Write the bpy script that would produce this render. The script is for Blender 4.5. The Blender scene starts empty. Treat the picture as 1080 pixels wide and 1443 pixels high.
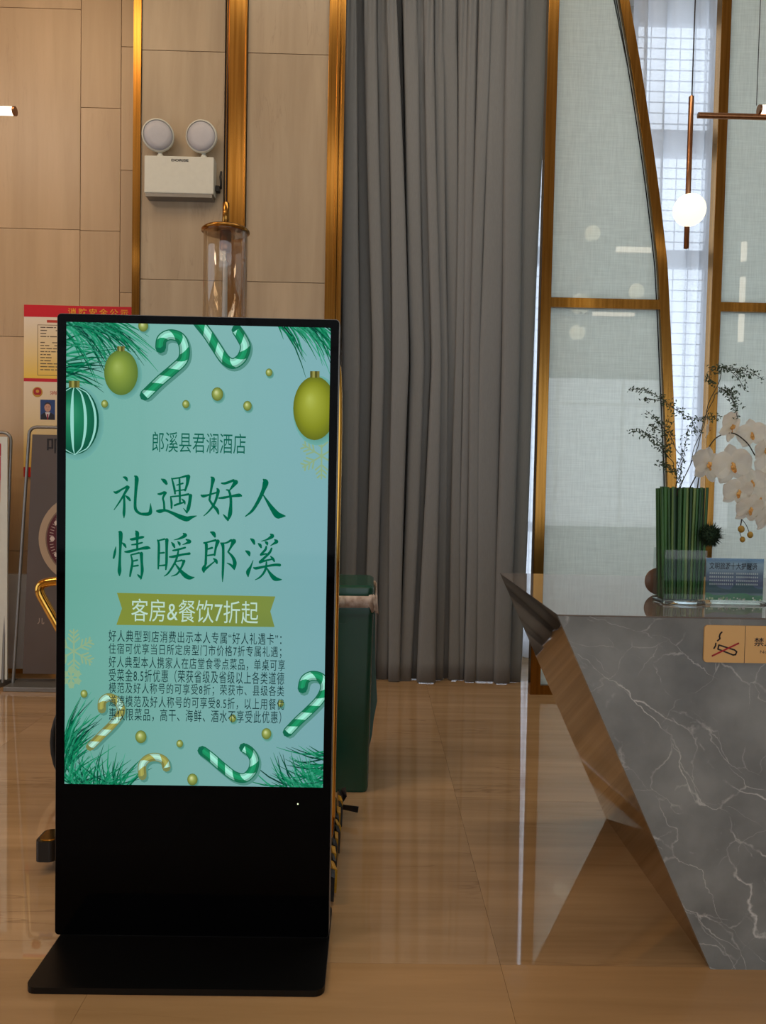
import bpy, math, random
from mathutils import Vector, Matrix
C = bpy.context.scene.collection
PI = math.pi
# ------------------------------------------------------------------ camera
cam_d = bpy.data.cameras.new('camera'); cam = bpy.data.objects.new('camera', cam_d); C.objects.link(cam)
cam_d.sensor_fit = 'HORIZONTAL'; cam_d.sensor_width = 36; cam_d.lens = 1100/1080*36
cam_d.clip_start = .05; cam_d.clip_end = 200
cam.matrix_world = (Matrix.Translation((0, 0, 1.4)) @ Matrix.Rotation(math.radians(-.8), 4, 'Z')
                    @ Matrix.Rotation(math.radians(90-2.2), 4, 'X') @ Matrix.Rotation(.020, 4, 'Z'))
bpy.context.scene.camera = cam
# ------------------------------------------------------------------ light
sc = bpy.context.scene
sc.view_settings.view_transform = 'Standard'; sc.view_settings.look = 'None'
sc.view_settings.exposure = 0; sc.view_settings.gamma = 1; sc.view_settings.use_curve_mapping = False
sc.cycles.max_bounces = 10; sc.cycles.diffuse_bounces = 4; sc.cycles.glossy_bounces = 6
sc.cycles.transmission_bounces = 8; sc.cycles.transparent_max_bounces = 16
sc.cycles.caustics_refractive = False; sc.cycles.caustics_reflective = False
sc.cycles.sample_clamp_indirect = 4
w = bpy.data.worlds.new('overcast_sky'); sc.world = w; w.use_nodes = True
w.node_tree.nodes['Background'].inputs[0].default_value = (.80, .89, 1, 1)
w.node_tree.nodes['Background'].inputs[1].default_value = 2.8
def area(name, loc, rot, sx, sy, power, col, portal=False):
    l = bpy.data.lights.new(name, 'AREA'); l.shape = 'RECTANGLE'; l.size = sx; l.size_y = sy
    l.energy = power; l.color = col
    if portal: l.cycles.is_portal = True
    o = bpy.data.objects.new(name, l); C.objects.link(o); o.location = loc; o.rotation_euler = rot
    return o
# daylight through the glass front behind the camera, the far windows and an added side window
area('front_daylight', (1.5, -4.9, 2.0), (PI/2, 0, 0), 11, 3.0, 104, (.93, .96, 1))
for x0, x1 in ((.3, 1.75), (2.0, 2.7), (2.95, 4.2)):
    area('window_portal', ((x0+x1)/2, 6.47, 2.65), (-PI/2, 0, 0), x1-x0, 5.0, 1, (1, 1, 1), True)
area('window_portal', (-5.62, 1.1, 1.65), (0, -PI/2, 0), 3.1, 4.6, 1, (1, 1, 1), True)
# warm ceiling lamps of the lobby; the last is an added fill
area('ceiling_lamp_or_fill', (-3.0, 2.2, 6.05), (math.radians(10), 0, 0), 1.6, 0.8, 44, (1, .66, .36))
area('ceiling_lamp_or_fill', (-.3, 3.2, 6.05), (0, 0, 0), 2.4, .6, 22, (1, .84, .64))
area('ceiling_lamp_or_fill', (1.3, 3.5, 6.05), (0, 0, 0), 2.0, .6, 30, (1, .86, .68))
area('ceiling_lamp_or_fill', (-1.0, -1.5, 6.05), (0, 0, 0), 3.0, 1.2, 40, (1, .84, .64))

area('ceiling_lamp_or_fill', (-4.7, .2, 6.05), (math.radians(42), 0, 0), 1.2, .8, 62, (1, .84, .66))  # added fill, tilted to brighten the lower part of the far left wall
# ------------------------------------------------------------------ materials
def lin(c):
    r = []
    for v in c[:3]:
        v /= 255.
        r.append(v/12.92 if v <= .04045 else ((v+.055)/1.055)**2.4)
    return (r[0], r[1], r[2], 1)
def nmat(name):
    m = bpy.data.materials.new(name); m.use_nodes = True
    nt = m.node_tree; return m, nt, nt.nodes['Principled BSDF'], nt.nodes['Material Output']
def mat(name, col, rough=.5, metal=0, spec=.5, coat=0, ior=1.5, noise=None, bump=0, emit=None, trans=0, aniso=None):
    """col sRGB 0-255; noise=(scale xyz, second colour, detail) gives procedural grain"""
    m, nt, p, out = nmat(name); N = nt.nodes; L = nt.links
    p.inputs['Base Color'].default_value = lin(col)
    p.inputs['Roughness'].default_value = rough; p.inputs['Metallic'].default_value = metal
    p.inputs['Specular IOR Level'].default_value = spec; p.inputs['IOR'].default_value = ior
    p.inputs['Coat Weight'].default_value = coat; p.inputs['Coat Roughness'].default_value = .03
    p.inputs['Transmission Weight'].default_value = trans
    if emit: p.inputs['Emission Color'].default_value = lin(emit[0]); p.inputs['Emission Strength'].default_value = emit[1]
    tc = N.new('ShaderNodeTexCoord'); mp = N.new('ShaderNodeMapping'); nz = N.new('ShaderNodeTexNoise')
    geo = N.new('ShaderNodeNewGeometry')
    sc_, c2, det = noise if noise else ((30, 30, 30), tuple(max(0, v*.98) for v in col[:3]), 4)
    mp.inputs['Scale'].default_value = sc_
    L.new(geo.outputs['Position'], mp.inputs['Vector']); L.new(mp.outputs[0], nz.inputs['Vector'])
    nz.inputs['Scale'].default_value = 1; nz.inputs['Detail'].default_value = det
    rp = N.new('ShaderNodeValToRGB'); rp.color_ramp.elements[0].position = .3; rp.color_ramp.elements[1].position = .7
    rp.color_ramp.elements[0].color = lin(c2); rp.color_ramp.elements[1].color = lin(col)
    L.new(nz.outputs['Fac'], rp.inputs[0]); L.new(rp.outputs[0], p.inputs['Base Color'])
    if bump:
        b = N.new('ShaderNodeBump'); b.inputs['Strength'].default_value = bump; b.inputs['Distance'].default_value = .005
        L.new(nz.outputs['Fac'], b.inputs['Height']); L.new(b.outputs[0], p.inputs['Normal'])
    return m
def stone(name, base, dark, rough, scale, seed_amt=1.0, streak=None, ior=1.5, bump=0):
    """travertine / limestone: stretched grain, per-piece tone"""
    m, nt, p, out = nmat(name); N = nt.nodes; L = nt.links
    geo = N.new('ShaderNodeNewGeometry'); oi = N.new('ShaderNodeObjectInfo')
    mul = N.new('ShaderNodeVectorMath'); mul.operation = 'SCALE'
    comb = N.new('ShaderNodeCombineXYZ')
    for k in range(3): L.new(oi.outputs['Random'], comb.inputs[k])
    L.new(comb.outputs[0], mul.inputs[0]); mul.inputs['Scale'].default_value = 37*seed_amt
    add = N.new('ShaderNodeVectorMath'); L.new(geo.outputs['Position'], add.inputs[0]); L.new(mul.outputs[0], add.inputs[1])
    def nz(s, det, ro=.55, dist=0):
        mp = N.new('ShaderNodeMapping'); mp.inputs['Scale'].default_value = s
        n = N.new('ShaderNodeTexNoise'); n.inputs['Scale'].default_value = 1; n.inputs['Detail'].default_value = det
        n.inputs['Roughness'].default_value = ro; n.inputs['Distortion'].default_value = dist
        L.new(add.outputs[0], mp.inputs['Vector']); L.new(mp.outputs[0], n.inputs['Vector']); return n
    n1 = nz(scale, 5, .6, .3)
    rp = N.new('ShaderNodeValToRGB'); rp.color_ramp.elements[0].position = .28; rp.color_ramp.elements[1].position = .72
    rp.color_ramp.elements[0].color = lin(dark); rp.color_ramp.elements[1].color = lin(base)
    L.new(n1.outputs['Fac'], rp.inputs[0])
    n2 = nz(tuple(v*.28 for v in scale), 2)
    mr = N.new('ShaderNodeMapRange'); mr.inputs[1].default_value = .3; mr.inputs[2].default_value = .7
    mr.inputs[3].default_value = .88; mr.inputs[4].default_value = 1.08
    L.new(n2.outputs['Fac'], mr.inputs[0])
    mx = N.new('ShaderNodeMix'); mx.data_type = 'RGBA'; mx.blend_type = 'MULTIPLY'; mx.inputs[0].default_value = 1
    L.new(rp.outputs[0], mx.inputs[6]); L.new(mr.outputs[0], mx.inputs[7])
    last = mx.outputs[2]
    if streak:      # thin darker veins following the bedding
        n3 = nz(streak[0], 6, .5, .6)
        r3 = N.new('ShaderNodeValToRGB'); e = r3.color_ramp.elements
        e[0].position = .485; e[0].color = (0, 0, 0, 1); e[1].position = .515; e[1].color = (0, 0, 0, 1)
        k = e.new(.5); k.color = (1, 1, 1, 1)
        L.new(n3.outputs['Fac'], r3.inputs[0])
        n4 = nz((1.3, 1.3, 1.3), 2); r4 = N.new('ShaderNodeMapRange')
        r4.inputs[1].default_value = .5; r4.inputs[2].default_value = .68; r4.inputs[3].default_value = 0; r4.inputs[4].default_value = streak[2]
        L.new(n4.outputs['Fac'], r4.inputs[0])
        mm = N.new('ShaderNodeMath'); mm.operation = 'MULTIPLY'; L.new(r3.outputs[0], mm.inputs[0]); L.new(r4.outputs[0], mm.inputs[1])
        m2 = N.new('ShaderNodeMix'); m2.data_type = 'RGBA'; L.new(mm.outputs[0], m2.inputs[0]); L.new(last, m2.inputs[6])
        m2.inputs[7].default_value = lin(streak[1]); last = m2.outputs[2]
    L.new(last, p.inputs['Base Color'])
    p.inputs['Roughness'].default_value = rough; p.inputs['IOR'].default_value = ior
    return m
M = {}
M['tan_tile'] = stone('tan_travertine', (200, 170, 134), (186, 156, 120), .32, (9, 9, .7), streak=((16, 16, 1.2), (160, 128, 100), .35))
M['grey_tile'] = stone('grey_marble', (186, 168, 142), (170, 151, 126), .30, (10, 10, .9), streak=((14, 14, 1.6), (120, 100, 84), .5))
M['grout'] = mat('dark_joint', (122, 98, 72), .8)
M['floor_tile'] = stone('polished_floor', (196, 162, 122), (168, 136, 98), .028, (.8, 13, 1), streak=((.9, 9, 1), (112, 78, 50), .55), ior=2.3)
M['floor_front'] = stone('honed_floor', (186, 150, 108), (164, 130, 90), .14, (.8, 11, 1), streak=((.9, 8, 1), (118, 84, 54), .4), ior=1.5)
M['white_marble'] = stone('white_marble', (240, 240, 240), (222, 222, 224), .12, (2, 2, 2), streak=((2.5, 2.5, 2.5), (150, 150, 155), .7))
M['ceiling'] = mat('ceiling_paint', (228, 216, 198), .8)
M['paint'] = mat('white_paint', (205, 203, 198), .6)
M['frame_grey'] = mat('window_frame', (176, 178, 184), .45)
def brass_mat(name, col, rough, c2):
    m, nt, p, out = nmat(name); N = nt.nodes; L = nt.links
    geo = N.new('ShaderNodeNewGeometry'); mp = N.new('ShaderNodeMapping'); mp.inputs['Scale'].default_value = (60, 60, 1.5)
    n = N.new('ShaderNodeTexNoise'); n.inputs['Scale'].default_value = 1; n.inputs['Detail'].default_value = 3
    L.new(geo.outputs['Position'], mp.inputs[0]); L.new(mp.outputs[0], n.inputs['Vector'])
    rp = N.new('ShaderNodeValToRGB'); rp.color_ramp.elements[0].color = lin(c2); rp.color_ramp.elements[1].color = lin(col)
    rp.color_ramp.elements[0].position = .35; rp.color_ramp.elements[1].position = .65
    L.new(n.outputs['Fac'], rp.inputs[0]); L.new(rp.outputs[0], p.inputs['Base Color'])
    p.inputs['Metallic'].default_value = 1; p.inputs['Roughness'].default_value = rough
    b = N.new('ShaderNodeBump'); b.inputs['Strength'].default_value = .06; b.inputs['Distance'].default_value = .01
    mp2 = N.new('ShaderNodeMapping'); mp2.inputs['Scale'].default_value = (3, 3, 2.2)
    n2 = N.new('ShaderNodeTexNoise'); n2.inputs['Scale'].default_value = 1
    L.new(geo.outputs['Position'], mp2.inputs[0]); L.new(mp2.outputs[0], n2.inputs['Vector'])
    L.new(n2.outputs['Fac'], b.inputs['Height']); L.new(b.outputs[0], p.inputs['Normal'])
    return m
M['brass'] = brass_mat('brushed_brass', (172, 126, 62), .22, (148, 104, 44))
M['gold'] = brass_mat('polished_gold', (226, 176, 84), .1, (214, 160, 70))
M['copper'] = brass_mat('copper_brass', (172, 124, 88), .3, (156, 110, 76))
M['bronze_mirror'] = mat('bronze_mirror', (176, 152, 124), .035, metal=1)
M['silver'] = mat('silver_metal', (190, 190, 188), .25, metal=1)
M['steel_grey'] = mat('grey_tube', (140, 138, 134), .35, metal=.7)
M['black_glass'] = mat('black_glass', (4, 4, 5), .04, spec=.05)
M['black_metal'] = mat('black_powdercoat', (6, 6, 7), .36, spec=.3)
M['kiosk_edge'] = mat('kiosk_edge', (120, 116, 110), .35, metal=1)
M['black_plastic'] = mat('black_plastic', (16, 15, 15), .4)
M['rubber'] = mat('black_rubber', (20, 20, 20), .7)
M['white_plastic'] = mat('white_plastic', (214, 216, 206), .4)
M['lens'] = mat('frosted_lens', (196, 196, 202), .5)
M['green_plastic'] = mat('dark_green_plastic', (22, 76, 60), .24)
M['bag'] = mat('white_bin_liner', (216, 202, 192), .45, noise=((40, 40, 40), (165, 140, 122), 5), bump=.5)
M['yellow_tape'] = mat('yellow_tape', (206, 160, 30), .4, noise=((60, 60, 60), (170, 120, 20), 4), bump=.4)
M['black_tape'] = mat('black_tape', (34, 34, 38), .3, noise=((60, 60, 60), (20, 20, 24), 4), bump=.4)
M['gold_sign'] = mat('satin_gold_sign', (222, 176, 112), .38, metal=.3, noise=((3, 3, 3), (218, 172, 109), 2))
M['brown_panel'] = mat('brown_print', (92, 80, 74), .4, noise=((3, 3, 3), (84, 72, 66), 2))
M['brown_disc'] = mat('brown_disc', (120, 92, 74), .35)
M['green_reed'] = mat('green_reed', (64, 118, 56), .45, noise=((50, 50, 3), (26, 66, 34), 4))
M['reed_pale'] = mat('pale_reed', (126, 152, 84), .45, noise=((50, 50, 3), (70, 108, 52), 4))
M['reed_dark'] = mat('dark_reed', (34, 84, 46), .45, noise=((50, 50, 3), (16, 40, 26), 4))
M['fern'] = mat('fern_green', (40, 62, 30), .6)
M['stem'] = mat('stem_brown', (52, 48, 34), .6)
M['moss'] = mat('moss_green', (22, 48, 24), .9)
M['bud'] = mat('orchid_bud', (176, 140, 52), .5)
M['lip'] = mat('orchid_lip', (228, 190, 110), .5, noise=((120, 120, 120), (196, 126, 60), 4))
M['cable'] = mat('thin_cable', (40, 36, 34), .5)
# desk stone with white veins
def desk_marble():
    m, nt, p, out = nmat('grey_veined_marble'); N = nt.nodes; L = nt.links
    tc = N.new('ShaderNodeNewGeometry')
    wn = N.new('ShaderNodeTexNoise'); wn.inputs['Scale'].default_value = 3.2; wn.inputs['Detail'].default_value = 6
    L.new(tc.outputs['Position'], wn.inputs['Vector'])
    sub = N.new('ShaderNodeVectorMath'); sub.operation = 'SUBTRACT'; sub.inputs[1].default_value = (.5, .5, .5)
    L.new(wn.outputs['Color'], sub.inputs[0])
    scl = N.new('ShaderNodeVectorMath'); scl.operation = 'SCALE'; scl.inputs['Scale'].default_value = .30; L.new(sub.outputs[0], scl.inputs[0])
    add = N.new('ShaderNodeVectorMath'); L.new(tc.outputs['Position'], add.inputs[0]); L.new(scl.outputs[0], add.inputs[1])
    base = N.new('ShaderNodeTexNoise'); base.inputs['Scale'].default_value = 5; base.inputs['Detail'].default_value = 8
    L.new(tc.outputs['Position'], base.inputs['Vector'])
    rb = N.new('ShaderNodeValToRGB'); e = rb.color_ramp.elements
    e[0].position = .3; e[0].color = lin((106, 111, 112)); e[1].position = .72; e[1].color = lin((146, 151, 150))
    L.new(base.outputs['Fac'], rb.inputs[0])
    last = rb.outputs[0]
    for k_, (lx, lz, ang, width, lo, hi, stren) in enumerate(((.34, 1.15, .72, .006, .44, .58, .85), (.16, .40, -1.0, .010, .50, .64, .45), (.17, .55, .80, .008, .46, .58, .65), (.11, .30, .62, .012, .50, .62, .5))):
        mp = N.new('ShaderNodeMapping'); mp.vector_type = 'TEXTURE'; mp.inputs['Scale'].default_value = (lz, lz, lx); mp.inputs['Rotation'].default_value = (0, ang, 0); mp.inputs['Location'].default_value = (k_*1.7, 0, k_*.6)
        vo = N.new('ShaderNodeTexVoronoi'); vo.feature = 'DISTANCE_TO_EDGE'; vo.inputs['Scale'].default_value = 1
        L.new(add.outputs[0], mp.inputs[0]); L.new(mp.outputs[0], vo.inputs['Vector'])
        r = N.new('ShaderNodeMapRange'); r.inputs[1].default_value = 0; r.inputs[2].default_value = width; r.inputs[3].default_value = 1; r.inputs[4].default_value = 0
        L.new(vo.outputs['Distance'], r.inputs[0])
        mk = N.new('ShaderNodeTexNoise'); mk.inputs['Scale'].default_value = 3.5; mk.inputs['Detail'].default_value = 7; mk.inputs['Roughness'].default_value = .65
        mo = N.new('ShaderNodeVectorMath'); mo.inputs[1].default_value = (k_*7+2, 3, 1); L.new(tc.outputs['Position'], mo.inputs[0]); L.new(mo.outputs[0], mk.inputs['Vector'])
        rk = N.new('ShaderNodeMapRange'); rk.inputs[1].default_value = lo; rk.inputs[2].default_value = hi; rk.inputs[3].default_value = 0; rk.inputs[4].default_value = stren
        L.new(mk.outputs['Fac'], rk.inputs[0])
        mm = N.new('ShaderNodeMath'); mm.operation = 'MULTIPLY'; L.new(r.outputs[0], mm.inputs[0]); L.new(rk.outputs[0], mm.inputs[1])
        mx = N.new('ShaderNodeMix'); mx.data_type = 'RGBA'; L.new(mm.outputs[0], mx.inputs[0]); L.new(last, mx.inputs[6]); mx.inputs[7].default_value = lin((218, 220, 218))
        last = mx.outputs[2]
    L.new(last, p.inputs['Base Color']); p.inputs['Roughness'].default_value = .10; p.inputs['IOR'].default_value = 1.5
    return m
M['desk'] = desk_marble()
M['desk_top'] = mat('polished_grey_top', (120, 112, 106), .03, ior=1.9, noise=((6, 6, 6), (104, 96, 92), 6))
# curtain cloth
def cloth(name, col, c2, tl):
    m, nt, p, out = nmat(name); N = nt.nodes; L = nt.links
    geo = N.new('ShaderNodeNewGeometry'); mp = N.new('ShaderNodeMapping'); mp.inputs['Scale'].default_value = (300, 300, 25)
    n = N.new('ShaderNodeTexNoise'); n.inputs['Scale'].default_value = 1; n.inputs['Detail'].default_value = 3
    L.new(geo.outputs['Position'], mp.inputs[0]); L.new(mp.outputs[0], n.inputs['Vector'])
    rp = N.new('ShaderNodeValToRGB'); rp.color_ramp.elements[0].color = lin(c2); rp.color_ramp.elements[1].color = lin(col)
    L.new(n.outputs['Fac'], rp.inputs[0]); L.new(rp.outputs[0], p.inputs['Base Color'])
    p.inputs['Roughness'].default_value = .75; p.inputs['Sheen Weight'].default_value = .15; p.inputs['Specular IOR Level'].default_value = .2
    if tl:
        t = N.new('ShaderNodeBsdfTranslucent'); t.inputs[0].default_value = lin(col)
        mx = N.new('ShaderNodeMixShader'); mx.inputs[0].default_value = tl
        L.new(p.outputs[0], mx.inputs[1]); L.new(t.outputs[0], mx.inputs[2]); L.new(mx.outputs[0], out.inputs[0])
    return m
M['curtain'] = cloth('grey_curtain_cloth', (134, 137, 138), (120, 123, 126), 0)
def sheer():
    m, nt, p, out = nmat('sheer_voile'); N = nt.nodes; L = nt.links
    t = N.new('ShaderNodeBsdfTranslucent'); t.inputs[0].default_value = (.9, .92, .96, 1)
    d = N.new('ShaderNodeBsdfDiffuse'); d.inputs[0].default_value = (.8, .8, .82, 1)
    tr = N.new('ShaderNodeBsdfTransparent'); tr.inputs[0].default_value = (1, 1, 1, 1)
    a = N.new('ShaderNodeMixShader'); a.inputs[0].default_value = .45; L.new(t.outputs[0], a.inputs[1]); L.new(d.outputs[0], a.inputs[2])
    wv = N.new('ShaderNodeTexNoise'); wv.inputs['Scale'].default_value = 240
    geo = N.new('ShaderNodeNewGeometry'); L.new(geo.outputs['Position'], wv.inputs['Vector'])
    mr = N.new('ShaderNodeMapRange'); mr.inputs[3].default_value = .12; mr.inputs[4].default_value = .22; L.new(wv.outputs['Fac'], mr.inputs[0])
    b = N.new('ShaderNodeMixShader'); L.new(mr.outputs[0], b.inputs[0]); L.new(a.outputs[0], b.inputs[1]); L.new(tr.outputs[0], b.inputs[2])
    L.new(b.outputs[0], out.inputs[0]); N.remove(p); return m
M['sheer'] = sheer()
def fabric_glass():
    """woven cloth laminated behind clear glass"""
    m, nt, p, out = nmat('fabric_glass'); N = nt.nodes; L = nt.links
    geo = N.new('ShaderNodeNewGeometry')
    def st(s):
        mp = N.new('ShaderNodeMapping'); mp.inputs['Scale'].default_value = s
        n = N.new('ShaderNodeTexNoise'); n.inputs['Scale'].default_value = 1; n.inputs['Detail'].default_value = 3
        L.new(geo.outputs['Position'], mp.inputs[0]); L.new(mp.outputs[0], n.inputs['Vector']); return n
    a, b = st((160, 160, 9)), st((7, 7, 190))
    ad = N.new('ShaderNodeMath'); L.new(a.outputs['Fac'], ad.inputs[0]); L.new(b.outputs['Fac'], ad.inputs[1])
    rp = N.new('ShaderNodeMapRange'); rp.inputs[1].default_value = .7; rp.inputs[2].default_value = 1.3; rp.inputs[3].default_value = 0; rp.inputs[4].default_value = 1
    L.new(ad.outputs[0], rp.inputs[0])
    mx = N.new('ShaderNodeMix'); mx.data_type = 'RGBA'; mx.inputs[6].default_value = lin((230, 234, 226)); mx.inputs[7].default_value = lin((248, 252, 244))
    L.new(rp.outputs[0], mx.inputs[0])
    d = N.new('ShaderNodeBsdfDiffuse'); t = N.new('ShaderNodeBsdfTranslucent')
    L.new(mx.outputs[2], d.inputs[0]); L.new(mx.outputs[2], t.inputs[0])
    s = N.new('ShaderNodeMixShader'); s.inputs[0].default_value = .78; L.new(d.outputs[0], s.inputs[1]); L.new(t.outputs[0], s.inputs[2])
    g = N.new('ShaderNodeBsdfGlossy'); g.inputs['Roughness'].default_value = .015; g.inputs[0].default_value = (1, 1, 1, 1)
    f = N.new('ShaderNodeFresnel'); g_ = N.new('ShaderNodeNewGeometry'); mi = N.new('ShaderNodeMapRange'); mi.inputs[3].default_value = 1.85; mi.inputs[4].default_value = 1/1.85
    L.new(g_.outputs['Backfacing'], mi.inputs[0]); L.new(mi.outputs[0], f.inputs[0])
    s2 = N.new('ShaderNodeMixShader'); L.new(f.outputs[0], s2.inputs[0]); L.new(s.outputs[0], s2.inputs[1]); L.new(g.outputs[0], s2.inputs[2])
    L.new(s2.outputs[0], out.inputs[0]); N.remove(p); return m
M['fabric_glass'] = fabric_glass()
def thin_glass(name, tint, ior=1.5, rough=.0):
    """thin clear pane: fresnel reflection over plain see-through"""
    m, nt, p, out = nmat(name); N = nt.nodes; L = nt.links
    tr = N.new('ShaderNodeBsdfTransparent'); tr.inputs[0].default_value = tint
    g = N.new('ShaderNodeBsdfGlossy'); g.inputs['Roughness'].default_value = .02
    f = N.new('ShaderNodeFresnel'); g_ = N.new('ShaderNodeNewGeometry'); mi = N.new('ShaderNodeMapRange'); mi.inputs[3].default_value = ior; mi.inputs[4].default_value = 1/ior
    L.new(g_.outputs['Backfacing'], mi.inputs[0]); L.new(mi.outputs[0], f.inputs[0])
    s = N.new('ShaderNodeMixShader'); L.new(f.outputs[0], s.inputs[0]); L.new(tr.outputs[0], s.inputs[1]); L.new(g.outputs[0], s.inputs[2])
    L.new(s.outputs[0], out.inputs[0]); N.remove(p); return m
M['clear'] = thin_glass('clear_glass', (.95, .97, .96, 1), 1.42)
M['amber_glass'] = thin_glass('clear_lamp_glass', (.97, .94, .89, 1), 1.9)
M['pane'] = thin_glass('window_glass', (.96, .98, 1, 1))
M['side_pane'] = thin_glass('fill_glass', (.8, .8, .8, 1))  # glazing of the added side window
M['tinted_pane'] = thin_glass('tinted_glass', (.40, .41, .42, 1))  # tint added to dim the front daylight and its reflections
def petal():
    m, nt, p, out = nmat('orchid_petal'); N = nt.nodes; L = nt.links
    n = N.new('ShaderNodeTexNoise'); n.inputs['Scale'].default_value = 40
    geo = N.new('ShaderNodeNewGeometry'); L.new(geo.outputs['Position'], n.inputs['Vector'])
    rp = N.new('ShaderNodeValToRGB'); rp.color_ramp.elements[0].color = lin((248, 248, 238)); rp.color_ramp.elements[1].color = lin((255, 255, 252))
    L.new(n.outputs['Fac'], rp.inputs[0]); L.new(rp.outputs[0], p.inputs['Base Color']); p.inputs['Roughness'].default_value = .5
    t = N.new('ShaderNodeBsdfTranslucent'); L.new(rp.outputs[0], t.inputs[0])
    mx = N.new('ShaderNodeMixShader'); mx.inputs[0].default_value = .62
    L.new(p.outputs[0], mx.inputs[1]); L.new(t.outputs[0], mx.inputs[2]); L.new(mx.outputs[0], out.inputs[0]); return m
M['petal'] = petal()
def vcol(name, emit=0, rough=.5, spec=.5):
    """flat print / screen image: colour comes from the mesh's 'Col' attribute"""
    m, nt, p, out = nmat(name); N = nt.nodes; L = nt.links
    a = N.new('ShaderNodeAttribute'); a.attribute_name = 'Col'
    if emit:
        p.inputs['Base Color'].default_value = (.004, .004, .004, 1)
        L.new(a.outputs['Color'], p.inputs['Emission Color']); p.inputs['Emission Strength'].default_value = emit
    else: L.new(a.outputs['Color'], p.inputs['Base Color'])
    p.inputs['Roughness'].default_value = rough; p.inputs['Specular IOR Level'].default_value = spec
    return m
M['screen'] = vcol('screen_image', .97, .05, .2)
M['ink'] = vcol('screen_ink', .97, .5, 0)
M['print'] = vcol('colour_print', 0, .35, .4)
M['globe'] = mat('lit_opal_globe', (255, 240, 205), .3, emit=((255, 244, 206), 1.35))
M['tube_lit'] = mat('lit_tube', (255, 246, 226), .3, emit=((255, 240, 214), 3.0))

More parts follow.
